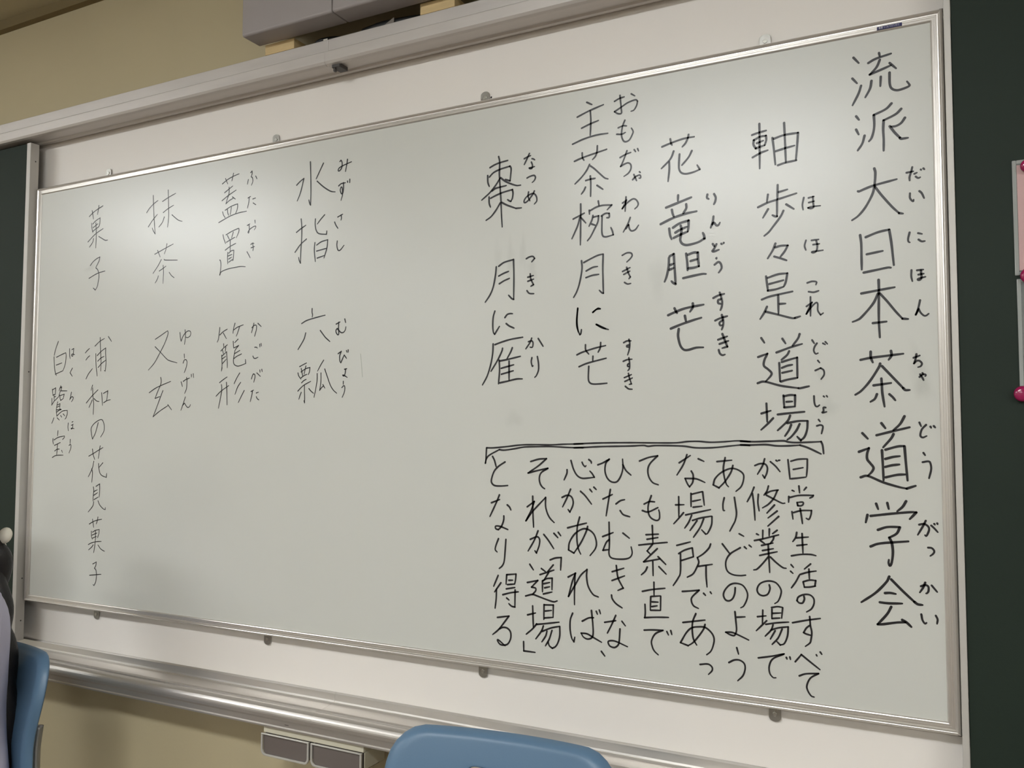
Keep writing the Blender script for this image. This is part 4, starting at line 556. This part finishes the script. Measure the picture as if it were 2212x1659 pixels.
def magnet(cx, cz, r, label):
    bm = bmesh.new(); n = 32; rows = []
    for rr, yy in ((0.0, -0.0105), (0.55, -0.0100), (0.85, -0.0085), (1.0, -0.0055), (0.97, -0.0012), (0.93, 0.0)):
        rows.append([bm.verts.new((cx+r*max(rr, 0.001)*math.cos(2*PI*k/n), yb-0.0036+yy, z(cz)+r*max(rr, 0.001)*math.sin(2*PI*k/n))) for k in range(n)])
    for a, b in zip(rows, rows[1:]):
        for k in range(n): bm.faces.new((a[k], a[(k+1) % n], b[(k+1) % n], b[k]))
    bm.faces.new(rows[0]); bm.faces.new(rows[-1][::-1])
    tag(link('magnet', bm, M['magnet'], smooth=True), label, 'magnet', 'magenta magnets on the right chalkboard')
magnet(2.4725, 0.5290, 0.0125, 'round magenta magnet at the lower corner of the empty clear sleeve')
magnet(2.4860, 0.7145, 0.0125, 'round magenta magnet between the pink card and the empty sleeve')
magnet(2.4880, 0.8890, 0.0100, 'round magenta magnet at the top of the pink card')

# ---------------------------------------------------------------- chairs
def rr_outline(hw, ztop, zbot, rt, rb, ang):
    """point of a rounded rectangle seen from its inside point at the given angle"""
    cz = (ztop+zbot)/2; hh = (ztop-zbot)/2
    c, s = math.cos(ang), math.sin(ang)
    lo_, hi = 0.0, 1.0
    def inside(k):
        x, y = abs(c*k), s*k
        r = rt if y > 0 else rb
        if x > hw or abs(y) > hh: return False
        dx, dy = x-(hw-r), abs(y)-(hh-r)
        return not (dx > 0 and dy > 0 and dx*dx+dy*dy > r*r)
    for _ in range(40):
        m_ = (lo_+hi)/2
        if inside(m_): lo_ = m_
        else: hi = m_
    return c*lo_, cz+s*lo_
def make_chair(label):
    t = thing('plastic_chair', (0, 0, 0), label, 'chair', 'blue plastic chairs in front of the board')
    # backrest shell with a hand hole, sitter side towards -Y
    bm = bmesh.new(); N = 96; K = 16; rings = []
    ZT_, ZB_ = 0.785, 0.455
    hz = 0.724
    def place(x, zz, q):
        s = (zz-ZB_)/(ZT_-ZB_)
        d = ZT_-zz
        g = 0.95+0.05*min(1, d/0.08)
        if d > 0.08: u = min(1, (d-0.08)/0.13); g = 1-0.13*u*u*(3-2*u)
        x *= g
        y = 0.075*s*s - 0.045*s - 0.030*(x/0.215)**2
        e = max(0.0, (q-0.86)/0.14)
        y += 0.016*e*e
        return (x, y, zz)
    for k in range(K+1):
        q = k/K; ring = []
        for i in range(N):
            a = 2*PI*i/N
            ox, oz = rr_outline(0.218, ZT_, ZB_, 0.055, 0.045, a)
            # hand hole: a wide slot with a gently sagging upper edge
            ix = 0.062*math.copysign(abs(math.cos(a))**0.55, math.cos(a)); iz = 0.019*math.copysign(abs(math.sin(a))**0.7, math.sin(a)) - 0.010*(1-(ix/0.062)**2)
            w_ = q**0.8
            ring.append(bm.verts.new(place(ix*(1-w_)+ox*w_, (hz+iz)*(1-w_)+oz*w_, q)))
        rings.append(ring)
    for a, b in zip(rings, rings[1:]):
        for i in range(N): bm.faces.new((a[i], a[(i+1) % N], b[(i+1) % N], b[i]))
    o = link('backrest', bm, M['blue'], t, smooth=True)
    sm = o.modifiers.new('thickness', 'SOLIDIFY'); sm.thickness = 0.009; sm.offset = 1.0
    bv = o.modifiers.new('edge', 'BEVEL'); bv.width = 0.003; bv.segments = 3; bv.limit_method = 'ANGLE'; bv.angle_limit = math.radians(50)
    # seat pan
    bm = bmesh.new(); rows = []
    nx, ny = 22, 20
    for j in range(ny+1):
        v = j/ny; row = []
        for i in range(nx+1):
            u = -1+2*i/nx
            hw = 0.205-0.02*v
            y = -0.40+v*0.385; x = u*hw
            zz = 0.432 - 0.016*(1-u*u)*math.sin(PI*min(1, v*1.05)) - 0.022*max(0, 0.18-v)/0.18*max(0, 0.18-v)/0.18*1.2 + 0.012*max(0, v-0.85)/0.15
            cr = max(0, abs(u)-0.86)/0.14
            zz -= 0.012*cr*cr
            if abs(u) > 0.8 and v < 0.12: x *= 1-0.05*(0.12-v)/0.12
            row.append(bm.verts.new((x, y, zz)))
        rows.append(row)
    for a, b in zip(rows, rows[1:]):
        for i in range(nx): bm.faces.new((a[i], a[i+1], b[i+1], b[i]))
    o = link('seat', bm, M['blue'], t, smooth=True)
    sm = o.modifiers.new('thickness', 'SOLIDIFY'); sm.thickness = 0.008; sm.offset = -1.0
    for s in (-1, 1):
        # front leg, side rail and the rear leg that carries the backrest
        leg = link('front_leg', add_tube(bmesh.new(), smooth_path([(s*0.185, -0.06, 0.404), (s*0.188, -0.20, 0.404), (s*0.192, -0.335, 0.403), (s*0.195, -0.365, 0.375), (s*0.200, -0.385, 0.20), (s*0.205, -0.40, 0.012)], 6), 0.0105, 12), M['legmetal'], t, smooth=True)
        link('glide', add_tube(bmesh.new(), [(s*0.205, -0.40, 0.0), (s*0.205, -0.40, 0.022)], 0.0145, 14), M['rubber'], leg)
        leg = link('rear_leg', add_tube(bmesh.new(), smooth_path([(s*0.200, 0.060, 0.012), (s*0.185, 0.030, 0.22), (s*0.165, 0.004, 0.40), (s*0.140, 0.018, 0.50), (s*0.130, 0.024, 0.56), (s*0.126, 0.032, 0.61)], 6), 0.0105, 12), M['legmetal'], t, smooth=True)
        link('glide', add_tube(bmesh.new(), [(s*0.200, 0.060, 0.0), (s*0.200, 0.060, 0.022)], 0.0145, 14), M['rubber'], leg)
    link('cross_bar', add_tube(bmesh.new(), [(-0.188, -0.30, 0.402), (0.188, -0.30, 0.402)], 0.009, 10), M['legmetal'], t, smooth=True)
    link('cross_bar', add_tube(bmesh.new(), [(-0.183, -0.03, 0.396), (0.183, -0.03, 0.396)], 0.009, 10), M['legmetal'], t, smooth=True)
    return t
def dup(root, loc, rz, label):
    r = root.copy(); C.objects.link(r); r.matrix_basis = Matrix.Translation(Vector(loc)) @ Matrix.Rotation(rz, 4, 'Z'); r['label'] = label
    for ch in list(root.children):
        c = ch.copy(); C.objects.link(c); c.parent = r
        for g in ch.children:
            d = g.copy(); C.objects.link(d); d.parent = c
    return r
ch = make_chair('blue plastic chair standing empty below the middle of the whiteboard')
ch2 = dup(ch, (0.225, -0.220, 0), -0.10, 'blue plastic chair at the left behind the person in the lilac shirt')
ch.matrix_basis = Matrix.Translation(Vector((1.652, -0.230, 0))) @ Matrix.Rotation(0.10, 4, 'Z')
# ---------------------------------------------------------------- the seated person at the left edge
PX, PY = 0.215, -0.365
person = thing('person', (PX, PY, 0.43), 'person in a pale lilac shirt with long black ponytail seated on the left chair', 'person')
def body():
    V, E_, Rr = [], [], []
    def v(p, r):
        V.append((PX+p[0], PY+p[1], p[2])); Rr.append(r if isinstance(r, tuple) else (r, r)); return len(V)-1
    def chain(start, pts):
        a = start
        for p, r in pts:
            b = v(p, r); E_.append((a, b)); a = b
        return a
    pel = v((0, 0.0, 0.53), (0.125, 0.095))
    chest = chain(pel, [((0, 0.012, 0.64), (0.110, 0.085)), ((0, 0.010, 0.76), (0.118, 0.090)), ((0, 0.012, 0.87), (0.128, 0.092))])
    nk = chain(chest, [((0, 0.010, 0.955), (0.085, 0.065)), ((0, 0.006, 1.005), (0.048, 0.048)), ((0, -0.004, 1.045), (0.046, 0.048))])
    jaw = chain(nk, [((0, -0.022, 1.085), (0.062, 0.068)), ((0, -0.020, 1.14), (0.076, 0.090))])
    chain(jaw, [((0, -0.010, 1.195), (0.074, 0.086)), ((0, -0.004, 1.235), (0.045, 0.055))])
    chain(jaw, [((0, -0.104, 1.128), (0.013, 0.013)), ((0, -0.124, 1.118), (0.010, 0.010))])
    for s in (-1, 1):
        chain(jaw, [((s*0.080, -0.010, 1.13), (0.012, 0.020)), ((s*0.090, 0.004, 1.132), (0.006, 0.016))])
        sh = chain(chest, [((s*0.115, 0.012, 0.925), 0.060), ((s*0.156, -0.010, 0.905), 0.050)])
        wr = chain(sh, [((s*0.174, -0.045, 0.80), 0.042), ((s*0.180, -0.085, 0.690), 0.037), ((s*0.165, -0.150, 0.640), 0.034), ((s*0.110, -0.250, 0.612), 0.025)])
        pm = chain(wr, [((s*0.092, -0.290, 0.604), (0.030, 0.016)), ((s*0.080, -0.325, 0.600), (0.034, 0.014))])
        for k, (fx, L) in enumerate(((0.030, 0.060), (0.011, 0.070), (-0.009, 0.066), (-0.028, 0.050))):
            bx_, by_ = s*0.080+fx, -0.350
            chain(pm, [((bx_, by_, 0.600), 0.0095), ((bx_-s*0.006, by_-L*0.55, 0.597), 0.0088), ((bx_-s*0.010, by_-L, 0.584), 0.0080)])
        chain(wr, [((s*0.072, -0.282, 0.604), 0.012), ((s*0.050, -0.310, 0.600), 0.0105), ((s*0.042, -0.335, 0.594), 0.0090)])
        kn = chain(pel, [((s*0.090, -0.06, 0.505), 0.082), ((s*0.100, -0.22, 0.500), 0.072), ((s*0.100, -0.375, 0.490), 0.057)])
        an = chain(kn, [((s*0.102, -0.400, 0.36), 0.052), ((s*0.104, -0.390, 0.22), 0.046), ((s*0.104, -0.385, 0.09), 0.033)])
        chain(an, [((s*0.106, -0.430, 0.050), 0.034), ((s*0.110, -0.510, 0.038), 0.030)])
    me = bpy.data.meshes.new('body'); me.from_pydata(V, E_, [])
    o = bpy.data.objects.new('body', me); C.objects.link(o)
    o.modifiers.new('skin', 'SKIN').use_smooth_shade = True
    for i, sv in enumerate(me.skin_vertices[0].data):
        sv.radius = Rr[i]; sv.use_root = (i == 0)
    ss = o.modifiers.new('sub', 'SUBSURF'); ss.levels = 2; ss.render_levels = 2
    me.materials.append(M['skin'])
    o.parent = person; o.matrix_parent_inverse = person.matrix_basis.inverted()
    return o
body()
def loft(bm, rings, n=40, cap=False):
    """rings: (cx, cy, z, rx, ry); cloth folds come from fold amplitude"""
    prev = None
    for j, (cx, cy, zz, rx, ry, fold) in enumerate(rings):
        ring = []
        for k in range(n):
            a = 2*PI*k/n
            f = 1 + fold*(0.6*math.sin(7*a+zz*19)+0.4*math.sin(12*a-zz*31))
            ring.append(bm.verts.new((PX+cx+rx*f*math.copysign(abs(math.cos(a))**0.85, math.cos(a)), PY+cy+ry*f*math.copysign(abs(math.sin(a))**0.85, math.sin(a)), zz)))
        if prev:
            for k in range(n): bm.faces.new((prev[k], prev[(k+1) % n], ring[(k+1) % n], ring[k]))
        prev = ring
    return bm
bm = bmesh.new()
rg = [(0, 0.0, 0.500, 0.172, 0.128, 0.030), (0, 0.004, 0.53, 0.168, 0.126, 0.034), (0, 0.008, 0.57, 0.160, 0.122, 0.030), (0, 0.010, 0.62, 0.152, 0.116, 0.026), (0, 0.011, 0.68, 0.150, 0.112, 0.020), (0, 0.010, 0.74, 0.152, 0.112, 0.016),
      (0, 0.010, 0.80, 0.156, 0.113, 0.012), (0, 0.011, 0.86, 0.160, 0.112, 0.008), (0, 0.012, 0.905, 0.158, 0.104, 0.004), (0, 0.012, 0.940, 0.135, 0.090, 0.002), (0, 0.010, 0.965, 0.100, 0.076, 0), (0, 0.008, 0.985, 0.068, 0.062, 0), (0, 0.004, 1.000, 0.058, 0.056, 0)]
loft(bm, rg, 56)
sh_ = link('shirt', bm, M['shirt'], person, smooth=True)
sd = sh_.modifiers.new('thick', 'SOLIDIFY'); sd.thickness = 0.0025; sd.offset = 1
sb = sh_.modifiers.new('sub', 'SUBSURF'); sb.levels = 1; sb.render_levels = 1
for s in (-1, 1):
    bm = bmesh.new(); n = 28; prev = None
    for j in range(9):
        q = j/8
        cx, cy, zz = s*(0.105+0.072*q), 0.004-0.055*q, 0.930-0.118*q**1.3
        r = 0.066 + 0.003*math.sin(PI*q) + 0.003*q*q
        d = Vector((s*0.55, -0.08, -0.83-0.3*q)).normalized()
        e1 = d.cross(Vector((0, 1, 0))).normalized(); e2 = d.cross(e1).normalized()
        ring = []
        for k in range(n):
            a = 2*PI*k/n; f = 1+0.035*q*math.sin(5*a+1.0)
            ring.append(bm.verts.new(Vector((PX+cx, PY+cy, zz)) + (e1*math.cos(a)+e2*math.sin(a)*0.95)*r*f))
        if prev:
            for k in range(n): bm.faces.new((prev[k], prev[(k+1) % n], ring[(k+1) % n], ring[k]))
        prev = ring
    o = link('shirt_sleeve', bm, M['shirt'], sh_, smooth=True)
    sd = o.modifiers.new('thick', 'SOLIDIFY'); sd.thickness = 0.004; sd.offset = 1
    sb = o.modifiers.new('sub', 'SUBSURF'); sb.levels = 1; sb.render_levels = 1
# collar
bm = bmesh.new(); n = 40; rows = []
for j, (rx, ry, zz) in enumerate(((0.058, 0.056, 0.998), (0.060, 0.060, 1.018), (0.066, 0.068, 1.020), (0.082, 0.080, 0.992))):
    rows.append([bm.verts.new((PX+rx*math.cos(2*PI*k/n), PY+0.004+ry*math.sin(2*PI*k/n), zz-0.015*max(0, -math.sin(2*PI*k/n)))) for k in range(n)])
for a, b in zip(rows, rows[1:]):
    for k in range(n): bm.faces.new((a[k], a[(k+1) % n], b[(k+1) % n], b[k]))
link('collar', bm, M['shirt'], sh_, smooth=True)
# skirt over the lap
bm = bmesh.new(); n = 64; prev = None
for q in [i/12 for i in range(13)]:
    cy = -0.02-0.30*q**1.2; ring = []
    for k in range(n):
        a = 2*PI*k/n
        rx = 0.165+0.055*q; up_ = 0.105 if math.sin(a) > 0 else 0.060
        pl_ = 1+0.05*q*math.sin(16*a)
        ring.append(bm.verts.new((PX+rx*pl_*math.cos(a), PY+cy, 0.512+up_*pl_*math.sin(a)*(1-0.12*q))))
    if prev:
        for k in range(n): bm.faces.new((prev[k], prev[(k+1) % n], ring[(k+1) % n], ring[k]))
    prev = ring
link('skirt', bm, M['skirt'], person, smooth=True)
for s in (-1, 1):
    link('shoe', add_blob(bmesh.new(), (PX+s*0.108, PY-0.450, 0.042), (0.044, 0.115, 0.042)), M['shoe'], person, smooth=True)
    link('eye', add_blob(bmesh.new(), (PX+s*0.030, PY-0.102, 1.143), (0.012, 0.006, 0.007), 14, 8), M['eye'], person, smooth=True)
link('lips', add_blob(bmesh.new(), (PX, PY-0.094, 1.088), (0.021, 0.008, 0.007), 14, 8), M['lip'], person, smooth=True)
# hair: cap, fringe and the ponytail tied with a white ribbon
bm = bmesh.new(); nu, nv = 40, 22; rows = []
for j in range(nv+1):
    th = PI*0.80*j/nv; row = []
    for i in range(nu):
        ph = 2*PI*i/nu
        front = max(0.0, -math.sin(ph)); lim = PI*(0.80-0.42*front**0.6)
        t_ = min(th, lim)
        r = 1+0.012*math.sin(26*ph)
        row.append(bm.verts.new((PX+0.093*r*math.sin(t_)*math.cos(ph), PY-0.006+0.108*r*math.sin(t_)*math.sin(ph), 1.148+0.106*math.cos(t_))))
    rows.append(row)
for a, b in zip(rows, rows[1:]):
    for i in range(nu):
        if (a[i].co-b[i].co).length > 1e-6 or (a[(i+1) % nu].co-b[(i+1) % nu].co).length > 1e-6:
            bm.faces.new((a[i], b[i], b[(i+1) % nu], a[(i+1) % nu]))
bmesh.ops.remove_doubles(bm, verts=bm.verts, dist=1e-5)
hair = link('hair', bm, M['hair'], person, smooth=True)
pts = smooth_path([(0.217, -0.262, 1.055), (0.220, -0.238, 1.035), (0.230, -0.240, 0.96), (0.258, -0.250, 0.87), (0.282, -0.256, 0.79), (0.295, -0.260, 0.66), (0.300, -0.262, 0.53), (0.300, -0.266, 0.45)], 8)
bm = bmesh.new()
n = len(pts)
for sgn in (-1, 1):                                # two strands wound round each other, fraying into a loose tail
    Q, Rr = [], []
    for i, p in enumerate(pts):
        f = i/(n-1); a = i*0.32
        wv = 0.013*(1-0.5*f)
        Q.append(p + Vector((sgn*wv*math.cos(a), sgn*wv*0.7*math.sin(a), 0)))
        Rr.append((0.013+0.011*min(1, f*6))*(1+0.05*math.sin(i*0.64)) if f < 0.45 else 0.023+0.008*math.sin(PI*min(1, (f-0.45)/0.5))-0.012*max(0, (f-0.9)/0.1))
    add_tube(bm, Q, Rr, 14)
for k in range(10):                                # loose tail strands
    rnd = random.Random(k); ox, oy = rnd.uniform(-0.03, 0.03), rnd.uniform(-0.010, 0.012)
    i0 = int(n*0.42)
    Q = [p + Vector((ox*((i-i0)/(n-i0)), oy*((i-i0)/(n-i0)), 0)) for i, p in enumerate(pts) if i >= i0]
    add_tube(bm, Q, [0.012*(1-0.6*i/len(Q)) for i in range(len(Q))], 8)
pony = link('ponytail', bm, M['hair'], hair, smooth=True)
rb = Vector((0.214, -0.236, 1.058))
bm = bmesh.new()
for sgn in (-1, 1):
    add_blob(bm, rb+Vector((sgn*0.028, 0.004, 0.012)), (0.026, 0.012, 0.019), 18, 10, Matrix.Rotation(-sgn*0.5, 3, 'Y'))
    add_blob(bm, rb+Vector((sgn*0.016, 0.010, -0.022)), (0.011, 0.005, 0.026), 14, 10, Matrix.Rotation(-sgn*0.4, 3, 'Y'))
add_blob(bm, rb, (0.013, 0.014, 0.014), 14, 10)
link('hair_ribbon', bm, M['ribbon'], hair, smooth=True)
